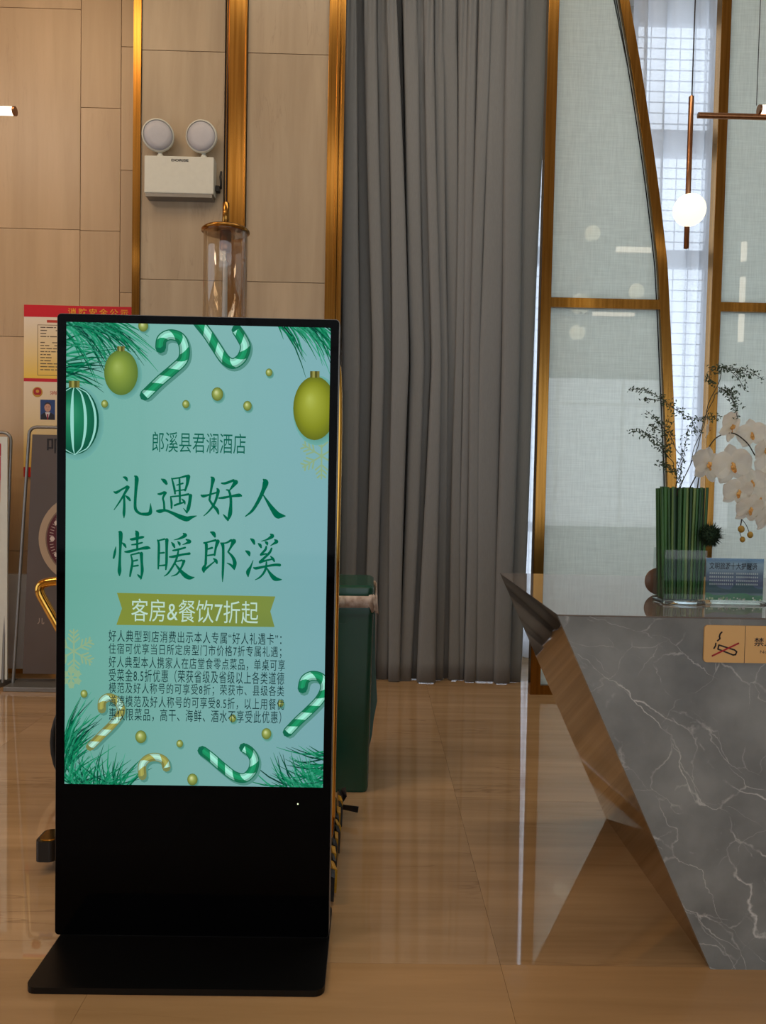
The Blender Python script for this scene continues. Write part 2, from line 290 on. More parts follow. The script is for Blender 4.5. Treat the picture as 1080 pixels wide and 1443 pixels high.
# ------------------------------------------------------------------ mesh builder
class MB:
    def __init__(s): s.v = []; s.f = []; s.c = []; s.sm = []
    def add(s, vs, fs, col=None, smooth=False):
        b = len(s.v); s.v += [tuple(v) for v in vs]
        for f in fs: s.f.append(tuple(b+i for i in f)); s.c.append(col); s.sm.append(smooth)
        return s
    def box(s, x0, x1, y0, y1, z0, z1, col=None):
        vs = [(x, y, z) for x in (x0, x1) for y in (y0, y1) for z in (z0, z1)]
        return s.add(vs, [(0, 1, 3, 2), (4, 6, 7, 5), (0, 4, 5, 1), (2, 3, 7, 6), (0, 2, 6, 4), (1, 5, 7, 3)], col)
    def hexa(s, p8, col=None):      # bottom 4 then top 4, counter-clockwise
        return s.add(p8, [(3, 2, 1, 0), (4, 5, 6, 7), (0, 1, 5, 4), (1, 2, 6, 5), (2, 3, 7, 6), (3, 0, 4, 7)], col)
    def tube(s, pts, r, n=10, col=None, caps=True, closed=False, flat=1):
        P = [Vector(p) for p in pts]; R = r if isinstance(r, (list, tuple)) else [r]*len(P)
        rings = []; up = None
        for i, p in enumerate(P):
            if closed: t = P[(i+1) % len(P)]-P[i-1]
            else: t = P[min(i+1, len(P)-1)]-P[max(i-1, 0)]
            if t.length < 1e-9: t = Vector((0, 0, 1))
            t.normalize()
            if up is None:
                up = Vector((0, 0, 1)) if abs(t.z) < .9 else Vector((1, 0, 0))
            a = up - t*up.dot(t)
            if a.length < 1e-6: a = Vector((1, 0, 0)) - t*t.x
            a.normalize(); up = a; b = t.cross(a)
            rings.append([p+(a*math.cos(2*PI*k/n)+b*flat*math.sin(2*PI*k/n))*R[i] for k in range(n)])
        vs = [q for rg in rings for q in rg]; fs = []
        m = len(P)
        for i in range(m if closed else m-1):
            j = (i+1) % m
            for k in range(n): fs.append((i*n+k, i*n+(k+1) % n, j*n+(k+1) % n, j*n+k))
        s.add(vs, fs, col, True)
        if caps and not closed:
            s.add(rings[0], [tuple(range(n-1, -1, -1))], col); s.add(rings[-1], [tuple(range(n))], col)
        return s
    def lathe(s, prof, c=(0, 0, 0), n=24, col=None, axis='z', sx=1, sy=1):
        vs = []; fs = []
        for r, z in prof:
            for k in range(n):
                a = 2*PI*k/n; x, y = r*math.cos(a)*sx, r*math.sin(a)*sy
                q = (x, y, z) if axis == 'z' else ((x, z, y) if axis == 'y' else (z, x, y))
                vs.append((q[0]+c[0], q[1]+c[1], q[2]+c[2]))
        for i in range(len(prof)-1):
            for k in range(n): fs.append((i*n+k, i*n+(k+1) % n, (i+1)*n+(k+1) % n, (i+1)*n+k))
        return s.add(vs, fs, col, True)
    def sphere(s, c, r, n=16, col=None, sc=(1, 1, 1)):
        m = n//2; prof = [(r*math.sin(PI*i/m), -r*math.cos(PI*i/m)*sc[2]) for i in range(m+1)]
        prof[0] = (1e-5, prof[0][1]); prof[-1] = (1e-5, prof[-1][1])
        return s.lathe(prof, c, n, col, 'z', sc[0], sc[1])
    def plate(s, poly, y0, y1, col=None):      # polygon in XZ extruded along Y
        n = len(poly); vs = [(x, y0, z) for x, z in poly]+[(x, y1, z) for x, z in poly]
        fs = [tuple(range(n-1, -1, -1)), tuple(range(n, 2*n))]+[(i, (i+1) % n, n+(i+1) % n, n+i) for i in range(n)]
        return s.add(vs, fs, col)
    def slab(s, poly, z0, z1, col=None):       # polygon in XY extruded along Z
        n = len(poly); vs = [(x, y, z0) for x, y in poly]+[(x, y, z1) for x, y in poly]
        fs = [tuple(range(n-1, -1, -1)), tuple(range(n, 2*n))]+[(i, (i+1) % n, n+(i+1) % n, n+i) for i in range(n)]
        return s.add(vs, fs, col)
    def mesh(s, name, m):
        me = bpy.data.meshes.new(name); me.from_pydata(s.v, [], s.f); me.materials.append(m)
        me.polygons.foreach_set('use_smooth', s.sm)
        if any(c is not None for c in s.c):
            at = me.color_attributes.new('Col', 'FLOAT_COLOR', 'CORNER'); i = 0
            for p, c in zip(me.polygons, s.c):
                for q in range(p.loop_total):
                    k = c[q] if (c and isinstance(c[0], (tuple, list))) else c
                    at.data[p.loop_start+q].color = k if k else (1, 1, 1, 1)
        me.update(); return me
    def build(s, name, m, parent=None, fix=True):
        me = s.mesh(name, m)
        if fix:
            import bmesh
            bm = bmesh.new(); bm.from_mesh(me); bmesh.ops.recalc_face_normals(bm, faces=bm.faces); bm.to_mesh(me); bm.free()
        return link(name, me, parent)
def link(name, me, parent=None):
    o = bpy.data.objects.new(name, me); C.objects.link(o)
    if parent:
        o.parent = parent
        o.matrix_parent_inverse = Matrix.Identity(4)
        top = parent
        off = Vector(parent.location)
        while top.parent: top = top.parent; off += Vector(top.location)
        o.location = -off          # builders give room coordinates
    return o
def tag(o, label, cat, group=None, kind=None):
    if label: o['label'] = label
    if cat: o['category'] = cat
    if group: o['group'] = group
    if kind: o['kind'] = kind
    return o
def thing(name, label, cat, loc, group=None):
    o = bpy.data.objects.new(name, None); C.objects.link(o); o.location = loc; o.empty_display_size = .1
    return tag(o, label, cat, group)
def struct(o): o['kind'] = 'structure'; return o
def copy_tree(o, parent=None):
    c = o.copy(); C.objects.link(c); c.parent = parent
    for ch in list(o.children): copy_tree(ch, c)
    return c
def bevel(o, w, n=2):
    md = o.modifiers.new('bevel', 'BEVEL'); md.width = w; md.segments = n; md.limit_method = 'ANGLE'; return o
def rrect(x0, x1, z0, z1, r, n=5, corners=(1, 1, 1, 1)):
    pts = []
    for (cx, cz, a0), on in zip(((x1-r, z1-r, 0), (x0+r, z1-r, 90), (x0+r, z0+r, 180), (x1-r, z0+r, 270)), corners):
        if on:
            for k in range(n+1):
                a = math.radians(a0+90*k/n); pts.append((cx+r*math.cos(a), cz+r*math.sin(a)))
        else: pts.append((cx+(r if a0 in (0, 270) else -r), cz+(r if a0 in (0, 90) else -r)))
    return pts
def spline(P, n=8):
    P = [tuple(p) for p in P]; out = []
    for i in range(len(P)-1):
        p0, p1, p2, p3 = P[max(i-1, 0)], P[i], P[i+1], P[min(i+2, len(P)-1)]
        for k in range(n):
            t = k/n; out.append(tuple(.5*(2*b+(c-a)*t+(2*a-5*b+4*c-d)*t*t+(3*b-a-3*c+d)*t**3) for a, b, c, d in zip(p0, p1, p2, p3)))
    out.append(P[-1]); return out
def text_mesh(s, bold=0, space=1.0):
    cu = bpy.data.curves.new('lettering', 'FONT'); cu.body = s; cu.size = 1; cu.offset = bold; cu.space_character = space
    cu.resolution_u = 3
    ob = bpy.data.objects.new('lettering', cu); C.objects.link(ob)
    dg = bpy.context.evaluated_depsgraph_get()
    me = bpy.data.meshes.new_from_object(ob.evaluated_get(dg)); bpy.data.objects.remove(ob); bpy.data.curves.remove(cu)
    return me
def lettering(s, fit, y, mater, parent, name='lettering', bold=0, space=1.0, col=None, skew=0):
    """flat lettering in the XZ plane at depth y, ink fitted into fit=(x0,x1,z0,z1); skew = drop per metre"""
    me = text_mesh(s, bold, space); me.name = name
    xs = [v.co.x for v in me.vertices]; ys = [v.co.y for v in me.vertices]
    ax, bx, ay, by = min(xs), max(xs), min(ys), max(ys); x0, x1, z0, z1 = fit
    for v in me.vertices:
        X = x0+(v.co.x-ax)/(bx-ax)*(x1-x0); Zz = z0+(v.co.y-ay)/(by-ay)*(z1-z0); v.co = (X, y, Zz - skew*(X-x0))
    me.materials.clear(); me.materials.append(mater)
    if col:
        at = me.color_attributes.new('Col', 'FLOAT_COLOR', 'CORNER')
        for d in at.data: d.color = lin(col)
    return link(name, me, parent)

# ------------------------------------------------------------------ the setting
XL, XR, YF, YB, ZC = -5.5, 8.0, -5.0, 6.45, 6.2
floor = struct(MB().box(XL, XR, YF, YB, -.12, -.012).build('floor', M['grout']))
fx = [.40+1.145*i for i in range(-6, 8)]; fy = [2.22+1.18*j for j in range(-7, 5)]
for i in range(len(fx)-1):
    for j in range(len(fy)-1):
        x0, x1, y0, y1 = max(fx[i], XL), min(fx[i+1], XR), max(fy[j], YF), min(fy[j+1], YB)
        if x1-x0 < .05 or y1-y0 < .05: continue
        g = .0004
        t = MB().box(x0+g, x1-g, y0+g, y1-g, -.012, 0).build('floor_tile', M['floor_tile'] if fy[j] > 2.1 else M['floor_front'], floor)
struct(MB().box(XL, XR, YF, YB+.3, ZC, ZC+.1).build('ceiling', M['ceiling']))
struct(MB().box(XL-.1, XL, YF, -1.2, 0, ZC).box(XL-.1, XL, 3.4, YB, 0, ZC).box(XL-.1, XL, -1.2, 3.4, 3.2, ZC).box(XL-.1, XL, -1.2, 3.4, -.01, .1).build('wall_left', M['tan_tile']))
sw = MB().box(XL-.08, XL-.02, -1.2, 3.4, .1, .17).box(XL-.08, XL-.02, -1.2, 3.4, 3.13, 3.2)
for i in range(5): sw.box(XL-.08, XL-.02, -1.2+i*1.135, -1.14+i*1.135, .17, 3.13)
sw = struct(sw.build('window_5', M['black_metal']))  # unseen window, added to let daylight onto the lower left
MB().box(XL-.055, XL-.05, -1.2, 3.4, .17, 3.13).build('pane', M['side_pane'], sw)
struct(MB().box(XR, XR+.1, YF, YB, 0, ZC).build('wall_right', M['paint']))
# front (behind the camera): piers round a glazed front
wf = MB()
wf.box(XL, XR, YF-.2, YF, 3.6, ZC); wf.box(XL, XR, YF-.2, YF, -.01, .12); wf.box(XL, -4.2, YF-.2, YF, .12, 3.6); wf.box(7.6, XR, YF-.2, YF, .12, 3.6)
struct(wf.build('wall_front', M['paint']))
wd = struct(MB().box(-4.2, 7.6, YF-.16, YF-.1, 3.52, 3.6).box(-4.2, 7.6, YF-.16, YF-.1, .12, .2).box(-4.2, 7.6, YF-.16, YF-.1, 3.0, 3.06).build('window_4', M['black_metal']))
for i in range(10): MB().box(-4.2+i*1.3, -4.14+i*1.3, YF-.16, YF-.1, .12, 3.6).build('mullion', M['black_metal'], wd)
MB().box(-4.2, 7.6, YF-.135, YF-.13, .2, 3.52).build('pane', M['tinted_pane'], wd)

# tan tiled section, far left
wl = struct(MB().box(XL, -1.632, 5.566, YB, -.01, ZC).build('wall_back_left', M['grout']))
cols = [(-4.9, -3.99, (.0, 1.6, 3.1, 4.6, 6.2)), (-3.985, -3.035, (.0, .85, 2.36, 3.87, 5.36, 6.2)), (-3.03, -2.0795, (.0, .86, 2.367, 3.117, 4.62, 6.2)),
        (-2.0765, -1.8015, (.0, .74, 1.43, 2.27, 3.113, 3.956, 4.80, 5.64, 6.2)), (-1.7985, -1.636, (.0, 1.0, 1.85, 2.69, 3.534, 4.376, 5.22, 6.2))]
for x0, x1, zs in cols:
    for a, b in zip(zs, zs[1:]):
        bevel(MB().box(x0, x1, 5.55, 5.568, a+.0015, b-.0015).build('wall_tile', M['tan_tile'], wl), .001, 1)
wm = struct(MB().box(-1.633, -.245, 5.33, YB, -.01, ZC).build('wall_back_centre', M['grout']))
for x0, x1 in ((-1.583, -1.034), (-.882, -.346)):
    zs = (.0, 1.225, 2.725, 4.225, 5.725, 6.2)
    for a, b in zip(zs, zs[1:]):
        bevel(MB().box(x0, x1, 5.30, 5.332, a+.0018, b-.0018).build('wall_tile', M['grey_tile'], wm), .001, 1)
struct(MB().plate([(-1.634, 0), (-1.584, 0), (-1.584, ZC), (-1.634, ZC)], 5.285, 5.56).build('trim_1', M['brass']))
# wide brass channel: two lips and a hollow face
ch = MB()
ch.slab([(-1.018, 5.29), (-.885, 5.29), (-.885, 5.335), (-1.018, 5.335)], 0, ZC)
ch.slab([(-1.018, 5.29), (-1.018, 5.275), (-1.010, 5.275), (-1.004, 5.29)], 0, ZC).slab([(-.899, 5.29), (-.893, 5.275), (-.885, 5.275), (-.885, 5.29)], 0, ZC)
struct(ch.build('trim_2', M['brass']))
# stepped brass jamb beside the curtain
jb = MB().box(-.346, -.290, 5.28, 5.335, 0, ZC).box(-.290, -.272, 5.262, 5.335, 0, ZC).box(-.272, -.258, 5.30, 5.335, 0, ZC).box(-.258, -.236, 5.262, 5.60, 0, ZC)
struct(bevel(jb.build('trim_3', M['brass']), .002, 2))
# white marble wainscot with gold foot on the left
ws = struct(MB().box(-3.9, -1.66, 5.50, 5.55, .032, .70).build('trim_4', M['white_marble']))
MB().box(-3.9, -1.66, 5.49, 5.55, 0, .032).build('foot_strip', M['gold'], ws)

# window wall on the right
wr = MB(); WZ0, WZ1 = .15, 5.15
wins = ((.3, 1.75), (2.0, 2.7), (2.95, 4.2))
wr.box(-.245, XR, 6.3, 6.45, WZ1, ZC); wr.box(-.245, XR, 6.3, 6.45, -.01, WZ0)
xs = [-.245]+[v for a in wins for v in a]+[XR]
for a, b in zip(xs[::2], xs[1::2]): wr.box(a, b, 6.3, 6.45, WZ0, WZ1)
struct(wr.build('wall_back_right', M['paint']))
for n, (a, b) in enumerate(wins):
    f = MB()
    f.box(a, a+.05, 6.34, 6.40, WZ0, WZ1).box(b-.05, b, 6.34, 6.40, WZ0, WZ1).box(a+.05, b-.05, 6.34, 6.40, WZ1-.05, WZ1).box(a+.05, b-.05, 6.34, 6.40, WZ0, WZ0+.06)
    f.box(a+.05, b-.05, 6.30, 6.42, 4.07, 4.25).box(a+.05, b-.05, 6.32, 6.41, 3.18, 3.31).box(a+.05, b-.05, 6.33, 6.41, 1.02, 1.10)
    win = struct(f.build('window_%d' % (n+1), M['frame_grey']))
    for z0, z1 in ((.21, 1.02), (1.10, 3.18), (3.31, 4.07), (4.25, 5.10)):
        MB().box(a+.05, b-.05, 6.365, 6.370, z0, z1).build('pane', M['pane'], win)
        lat = MB(); nx = max(3, round((b-a-.1)/.13)); nz = max(3, round((z1-z0)/.085))
        for i in range(1, nx):
            x = a+.05+(b-a-.1)*i/nx; lat.box(x-.003, x+.003, 6.385, 6.395, z0, z1)
        for i in range(1, nz):
            z = z0+(z1-z0)*i/nz; lat.box(a+.05, b-.05, 6.388, 6.398, z-.0035, z+.0035)
        lo = lat.build('lattice', M['frame_grey'], win); lo['kind'] = 'stuff'
# curtain track
struct(MB().box(-.236, 1.2, 5.42, 5.56, 5.02, 5.16).box(-.236, 1.2, 5.56, 6.3, 5.10, 5.16).build('trim_5', M['paint']))
struct(MB().box(1.2, 4.3, 6.05, 6.3, 5.2, 5.26).box(.3, 1.2, 6.05, 6.3, 5.2, 5.26).build('trim_6', M['paint']))

# ------------------------------------------------------------------ curtains
def curtain(name, label, top, mid, bot, Y0, deep, m, z1=5.02, zb=.004, pleat=.018, tuck=1, rows=34, seg=12, group=None):
    """fold edges at three heights -> rounded folds that nip in between"""
    random.seed(hash(label) % 9999 if False else len(label)); vs = []; n = len(top)-1; zs = [zb+(z1-zb)*(i/rows)**1.0 for i in range(rows+1)]
    ph = [random.uniform(.6, 1.0) for _ in range(n)]
    for z in zs:
        for i in range(n):
            def at(k):
                if z > 2.26:
                    t = (z-2.26)/(4.72-2.26); return mid[k]+(top[k]-mid[k])*t
                t = (2.26-z)/2.26; return mid[k]+(bot[k]-mid[k])*t
            a, b = at(i), at(i+1); wd_ = b-a
            for s in range(seg+(1 if i == n-1 else 0)):
                t = s/seg; u = 2*t-1
                amp = min(.13, wd_*1.25)*ph[i]
                y = Y0+deep[i]*1.4-amp*math.sqrt(max(0, 1-abs(u)**3.0))
                x = (a+b)/2+wd_/2*(u+.42*math.sin(PI*u)*tuck)+.006*math.sin(z*1.7+i*2.1)
                hi = max(0, (z-3.9)/1.1)
                y += pleat*hi*math.sin(x*2*PI/.033+i)
                vs.append((x, y, z+(.003*math.sin(i*1.9) if z == zs[0] else 0)))
    wv = n*seg+1; fs = []
    for r in range(rows):
        for c in range(wv-1): fs.append((r*wv+c, r*wv+c+1, (r+1)*wv+c+1, (r+1)*wv+c))
    o = MB().add(vs, fs, None, True).build(name, m, None, False)
    md = o.modifiers.new('thickness', 'SOLIDIFY'); md.thickness = .003; md.offset = 1
    return tag(o, label, 'curtain', group)
ct = lambda px: -.252+(px-487)*.00489
cm = lambda px: -.218+(px-485)*.00497
cb = lambda px: -.102+(px-500)*.00505
L3 = ([487, 500, 514, 530, 546, 558, 567, 585, 598, 610, 622, 644], [485, 507.6, 525, 540, 554, 575.5, 580, 598, 608, 620, 632, 646],
      [475.5, 497, 515, 530, 547, 561, 562, 578.6, 589, 613, 624, 636])
R3 = ([636, 648, 660, 674, 690, 714, 738, 771], [636, 643.5, 653, 663.5, 675.6, 706, 729, 751], [628, 632, 646, 655, 669, 697, 717, 733])
curtain('curtain', 'grey floor-length curtain on the left of the pair, next to the stepped brass wall edge',
        [ct(v) for v in L3[0]], [cm(v) for v in L3[1]], [cb(v) for v in L3[2]], 5.52, [0, .055, 0, .03, -.035, .07, .01, .03, .0, .025, .05], M['curtain'])
curtain('curtain', 'grey floor-length curtain on the right of the pair, next to the brass-framed fabric screen',
        [ct(v) for v in R3[0]], [cm(v) for v in R3[1]], [cb(v) for v in R3[2]], 5.52, [.06, .015, .02, 0, .03, -.01, .02], M['curtain'])
def sheer_c(x0, x1, label, rnd, zt=5.2):
    random.seed(rnd); e = [x0]
    while e[-1] < x1: e.append(e[-1]+random.choice((.05, .10, .16, .22)))
    e[-1] = x1
    sh = [v+random.uniform(-.02, .02) for v in e]; sh[0] = x0; sh[-1] = x1
    o = curtain('sheer_curtain', label, e, sh, [(a+b)/2 for a, b in zip(e, sh)], 6.17, [random.uniform(0, .03) for _ in e], M['sheer'], zt, .03, .0, 0, 12, 7)
    o.modifiers.clear(); return o
sheer_c(.32, 1.30, 'white sheer curtain behind the left fabric screen, a thin bright strip beside the grey curtain', 3)
sheer_c(1.95, 2.80, 'white sheer curtain showing between the curved brass bar and the straight brass post', 8)

# ------------------------------------------------------------------ brass framed fabric screens
curve_l = [(1.10, 6.2), (1.28, 5.6), (1.43, 5.03), (1.538, 4.54), (1.647, 4.02), (1.752, 3.447), (1.824, 2.987), (1.853, 2.74), (1.909, 2.04), (1.955, 1.415), (1.985, .7), (2.0, .0)]
cl = spline(curve_l, 4); wdt = .064
def cx_at(z):
    for a, b in zip(cl, cl[1:]):
        if b[1] <= z <= a[1]: return a[0]+(b[0]-a[0])*(a[1]-z)/(a[1]-b[1])
    return cl[-1][0]
s1 = thing('partition_screen', 'tall fabric-and-glass screen with a curved brass bar, beside the grey curtain', 'screen', (1.5, 5.19, 0))
bevel(MB().box(1.079, 1.147, 5.15, 5.23, 0, ZC).build('post', M['brass'], s1), .002)
cvb = MB(); n = len(cl)
vs = [];
for x, z in cl: vs += [(x, 5.15, z), (x+wdt, 5.15, z), (x+wdt, 5.23, z), (x, 5.23, z)]
fs = []
for i in range(n-1):
    for k in range(4): fs.append((i*4+k, i*4+(k+1) % 4, i*4+4+(k+1) % 4, i*4+4+k))
fs += [(3, 2, 1, 0), tuple((n-1)*4+k for k in range(4))]
bevel(cvb.add(vs, fs).build('curved_bar', M['brass'], s1), .002)
def rail(z0, z1, p, x0=1.147, right=None):
    xa = right if right else cx_at(z1)+.002; xb = right if right else cx_at(z0)+.002
    MB().plate([(x0, z0), (xb, z0), (xa, z1), (x0, z1)], 5.155, 5.225).build('rail', M['brass'], p)
rail(0, .062, s1); rail(2.57, 2.633, s1)
def fab(z0, z1, p):
    zz = [z0+(z1-z0)*i/12 for i in range(13)]
    poly = [(1.147, z0)]+[(cx_at(z)+.004, z) for z in zz]+[(1.147, z1)]
    MB().plate(poly, 5.185, 5.193).build('fabric_panel', M['fabric_glass'], p)
fab(.062, 2.57, s1); fab(2.633, 6.15, s1)
# thin reveal strip along the glass beside the curved bar
rv = []
for x, z in cl: rv.append((x-.012, 5.178, z))
MB().tube(rv, .004, 6).build('edge_bead', M['black_metal'], s1)
s2 = thing('partition_screen', 'tall fabric-and-glass screen behind the orchids at the right edge, straight brass post', 'screen', (2.9, 5.19, 0))
bevel(MB().box(2.205, 2.268, 5.15, 5.23, 0, ZC).build('post', M['brass'], s2), .002)
bevel(MB().box(3.6, 3.665, 5.15, 5.23, 0, ZC).build('post', M['brass'], s2), .002)
rail(0, .062, s2, 2.268, 3.6); rail(2.568, 2.628, s2, 2.268, 3.6)
MB().box(2.268, 3.6, 5.185, 5.193, .062, 2.568).build('fabric_panel', M['fabric_glass'], s2)
MB().box(2.268, 3.6, 5.185, 5.193, 2.628, 6.15).build('fabric_panel', M['fabric_glass'], s2)

# ------------------------------------------------------------------ reception desk
TX, BX, DY0, DY1, TZ, RX = .535, 1.012, 2.209, 3.225, 1.032, 3.9
dk = thing('reception_desk', 'grey white-veined marble reception desk with a slanting bronze mirror end', 'desk', (2.2, 2.7, 0))
sx = lambda z: TX+(BX-TX)*(TZ-z)/TZ
zt = TZ-.004
MB().hexa([(sx(0), DY0, 0), (RX, DY0, 0), (RX, DY0+.02, 0), (sx(0), DY0+.02, 0), (sx(zt), DY0, zt), (RX, DY0, zt), (RX, DY0+.02, zt), (sx(zt), DY0+.02, zt)]).build('front_panel', M['desk'], dk)
MB().hexa([(sx(0)+.001, DY0+.021, 0), (sx(0)+.02, DY0+.021, 0), (sx(0)+.02, DY1, 0), (sx(0)+.001, DY1, 0), (sx(zt)+.001, DY0+.021, zt), (sx(zt)+.02, DY0+.021, zt), (sx(zt)+.02, DY1, zt), (sx(zt)+.001, DY1, zt)]).build('end_panel', M['bronze_mirror'], dk)
MB().hexa([(sx(0)+.021, DY1-.02, 0), (RX, DY1-.02, 0), (RX, DY1, 0), (sx(0)+.021, DY1, 0), (sx(zt)+.021, DY1-.02, zt), (RX, DY1-.02, zt), (RX, DY1, zt), (sx(zt)+.021, DY1, zt)]).build('back_panel', M['desk'], dk)
MB().hexa([(sx(zt)+.0, DY0, zt+.0005), (RX, DY0, zt+.0005), (RX, DY1, zt+.0005), (sx(zt), DY1, zt+.0005), (TX, DY0, TZ), (RX, DY0, TZ), (RX, DY1, TZ), (TX, DY1, TZ)]).build('countertop', M['desk_top'], dk)
MB().box(RX-.02, RX, DY0+.02, DY1-.02, 0, zt).build('side_panel', M['desk'], dk)
# no smoking plate
ns = thing('no_smoking_sign', 'gold no-smoking plate fixed to the front of the grey marble desk', 'sign', (1.2, 2.205, .9))
MB().plate(rrect(.957, 1.36, .903, 1.010, .01), 2.2035, 2.2088).build('plate', M['gold_sign'], ns)
pr = MB(); K1 = lin((44, 30, 28)); K2 = lin((170, 22, 34)); yy = 2.2032
def bar2(mb, a, b, w0, col, y, w1=None):
    w1 = w1 or w0; ax, az = a; bx, bz = b; L_ = math.hypot(bx-ax, bz-az); nx, nz = -(bz-az)/L_, (bx-ax)/L_
    mb.add([(ax+nx*w0/2, y, az+nz*w0/2), (ax-nx*w0/2, y, az-nz*w0/2), (bx-nx*w1/2, y, bz-nz*w1/2), (bx+nx*w1/2, y, bz+nz*w1/2)], [(0, 1, 2, 3)], col)
def disc2(mb, c, r, col, y, n=10): mb.add([(c[0]+r*math.cos(2*PI*k/n), y, c[1]+r*math.sin(2*PI*k/n)) for k in range(n)], [tuple(range(n))], col)
def cap2(mb, pts, w_, col, y):
    for p in pts: disc2(mb, p, w_/2, col, y)
    for a, b in zip(pts, pts[1:]): bar2(mb, a, b, w_, col, y)
Q = lambda u, v: (.957+(u-272)*.0002386, 1.010-(v-838)*.0002335)     # measured on an enlarged view of the plate
cap2(pr, [Q(480, 922), Q(462, 940), Q(452, 975), Q(460, 1000), Q(432, 1028)], .0045, K1, yy)
cap2(pr, [Q(412, 1060), Q(410, 1090), Q(392, 1122)], .0045, K1, yy)
cap2(pr, [Q(450, 1080), Q(640, 1138), Q(668, 1160), Q(655, 1195), Q(625, 1200), Q(440, 1130), Q(450, 1080)], .0045, K1, yy)
cap2(pr, [Q(375, 1215), Q(685, 1055)], .0048, K2, yy-.0003)
pr.add([(1.0735, yy, .903), (1.0750, yy, .903), (1.0750, yy, 1.010), (1.0735, yy, 1.010)], [(0, 1, 2, 3)], K1)
pr.build('pictogram', M['print'], ns, False)
lettering('禁止吸烟', (1.1005, 1.216, .952, .9765), yy, M['print'], ns, col=(40, 26, 24), bold=.012)
lettering('No smoking', (1.119, 1.20, .929, .940), yy, M['print'], ns, col=(60, 40, 34))

# ------------------------------------------------------------------ kiosk
KS = .987; KY = 2.3106
def kx(x): return x*KS
def kz(z): return 1.4+(z-1.4)*KS
kk = thing('advertising_kiosk', 'tall black floor-standing screen with a mint green hotel offer poster', 'kiosk', (-.52, 2.34, 0))
KX0, KX1, KZ0, KZ1 = kx(-.9435), kx(-.1070), .018, kz(1.880)
MB().plate(rrect(KX0, KX1, KZ0, KZ1, .012), KY+.003, KY+.058).build('housing', M['kiosk_edge'], kk)
MB().plate(rrect(KX0+.002, KX1-.002, KZ0+.002, KZ1-.002, .010), KY, KY+.004).build('glass_front', M['black_glass'], kk)
MB().slab(rrect(-.915, -.105, 2.068, 2.50, .028), 0, .018).build('base_plate', M['black_metal'], kk)
MB().box(-.78, -.26, 2.37, 2.44, .018, .70).build('back_column', M['black_metal'], kk)
MB().lathe([(.0001, 0), (.0022, 0), (.0022, -.001)], (-.206, KY-.0003, kz(.417)), 10, None, 'y').build('indicator_light', mat('indicator_light', (220, 235, 200), .3, emit=((225, 240, 200), 1.0)), kk)
# the picture on the screen is drawn in its own picture units (u across, v down)
def T(u, v): return (KS*(-1.1316938+.00212807*u+.0000238*v), 1.4+KS*(2.83465298-1.4+.0000377*u-.00215265*v))
SX0, SX1, SZ0, SZ1 = kx(-.915), kx(-.1335), kz(.4685), kz(1.8545)
def clip(poly, cols_):
    """keep a polygon inside the screen (Sutherland-Hodgman), colours follow"""
    P = [((p[0], p[1]), c) for p, c in zip(poly, cols_)]
    for ax, lim, sg in ((0, SX0, 1), (0, SX1, -1), (1, SZ0, 1), (1, SZ1, -1)):
        out = []
        for i in range(len(P)):
            a, b = P[i-1], P[i]; ia, ib = (a[0][ax]-lim)*sg >= 0, (b[0][ax]-lim)*sg >= 0
            if ia != ib:
                t = (lim-a[0][ax])/(b[0][ax]-a[0][ax]); out.append((tuple(p+(q-p)*t for p, q in zip(a[0], b[0])), tuple(p+(q-p)*t for p, q in zip(a[1], b[1]))))
            if ib: out.append(b)
        P = out
        if len(P) < 3: return [], []
    return [p for p, c in P], [c for p, c in P]
class Art(MB):
    def __init__(s, lay): MB.__init__(s); s.y = KY-.0004-.00012*lay
    def poly(s, uv, col):
        pts = [T(*p) for p in uv]; cs = list(col) if isinstance(col[0], (tuple, list)) else [col]*len(pts)
        pts, cs = clip(pts, cs)
        if len(pts) >= 3:
            if sum(pts[i-1][0]*pts[i][1]-pts[i][0]*pts[i-1][1] for i in range(len(pts))) < 0: pts = pts[::-1]; cs = cs[::-1]
            s.add([(p[0], s.y, p[1]) for p in pts], [tuple(range(len(pts)))], cs if len(cs) == len(pts) else cs[0])
    def ell(s, cu, cv, ru, rv, stops, n=28, hl=(-.25, -.3)):
        """radial gradient ball: stops=[(r, colour)...], centre shifted towards hl"""
        for (r0, c0), (r1, c1) in zip(stops, stops[1:]):
            for k in range(n):
                a, b = 2*PI*k/n, 2*PI*(k+1)/n
                def pt(r, t): return (cu+ru*(r*math.cos(t)+hl[0]*(1-r)), cv+rv*(r*math.sin(t)+hl[1]*(1-r)))
                if r0 < 1e-4: s.poly([pt(r0, a), pt(r1, a), pt(r1, b)], [c0, c1, c1])
                else: s.poly([pt(r0, a), pt(r1, a), pt(r1, b), pt(r0, b)], [c0, c1, c1, c0])
    def stroke(s, pts, col, n=6):
        P = spline(pts, n) if len(pts) > 2 else pts; L_ = []
        for i, p in enumerate(P):
            a, b = P[max(i-1, 0)], P[min(i+1, len(P)-1)]; d = math.hypot(b[0]-a[0], b[1]-a[1]) or 1
            L_.append(((p[0]-(b[1]-a[1])/d*p[2]/2, p[1]+(b[0]-a[0])/d*p[2]/2), (p[0]+(b[1]-a[1])/d*p[2]/2, p[1]-(b[0]-a[0])/d*p[2]/2)))
        for (a, b), (c, d) in zip(L_, L_[1:]): s.poly([a, b, d, c], col)
        for p in (P[0], P[-1]): s.poly([(p[0]+p[2]/2*math.cos(PI*k/4), p[1]+p[2]/2*math.sin(PI*k/4)) for k in range(8)], col)
        for p in pts[1:-1]: s.poly([(p[0]+p[2]/2*math.cos(PI*k/4), p[1]+p[2]/2*math.sin(PI*k/4)) for k in range(8)], col)
bg = Art(0); NX, NY = 8, 14
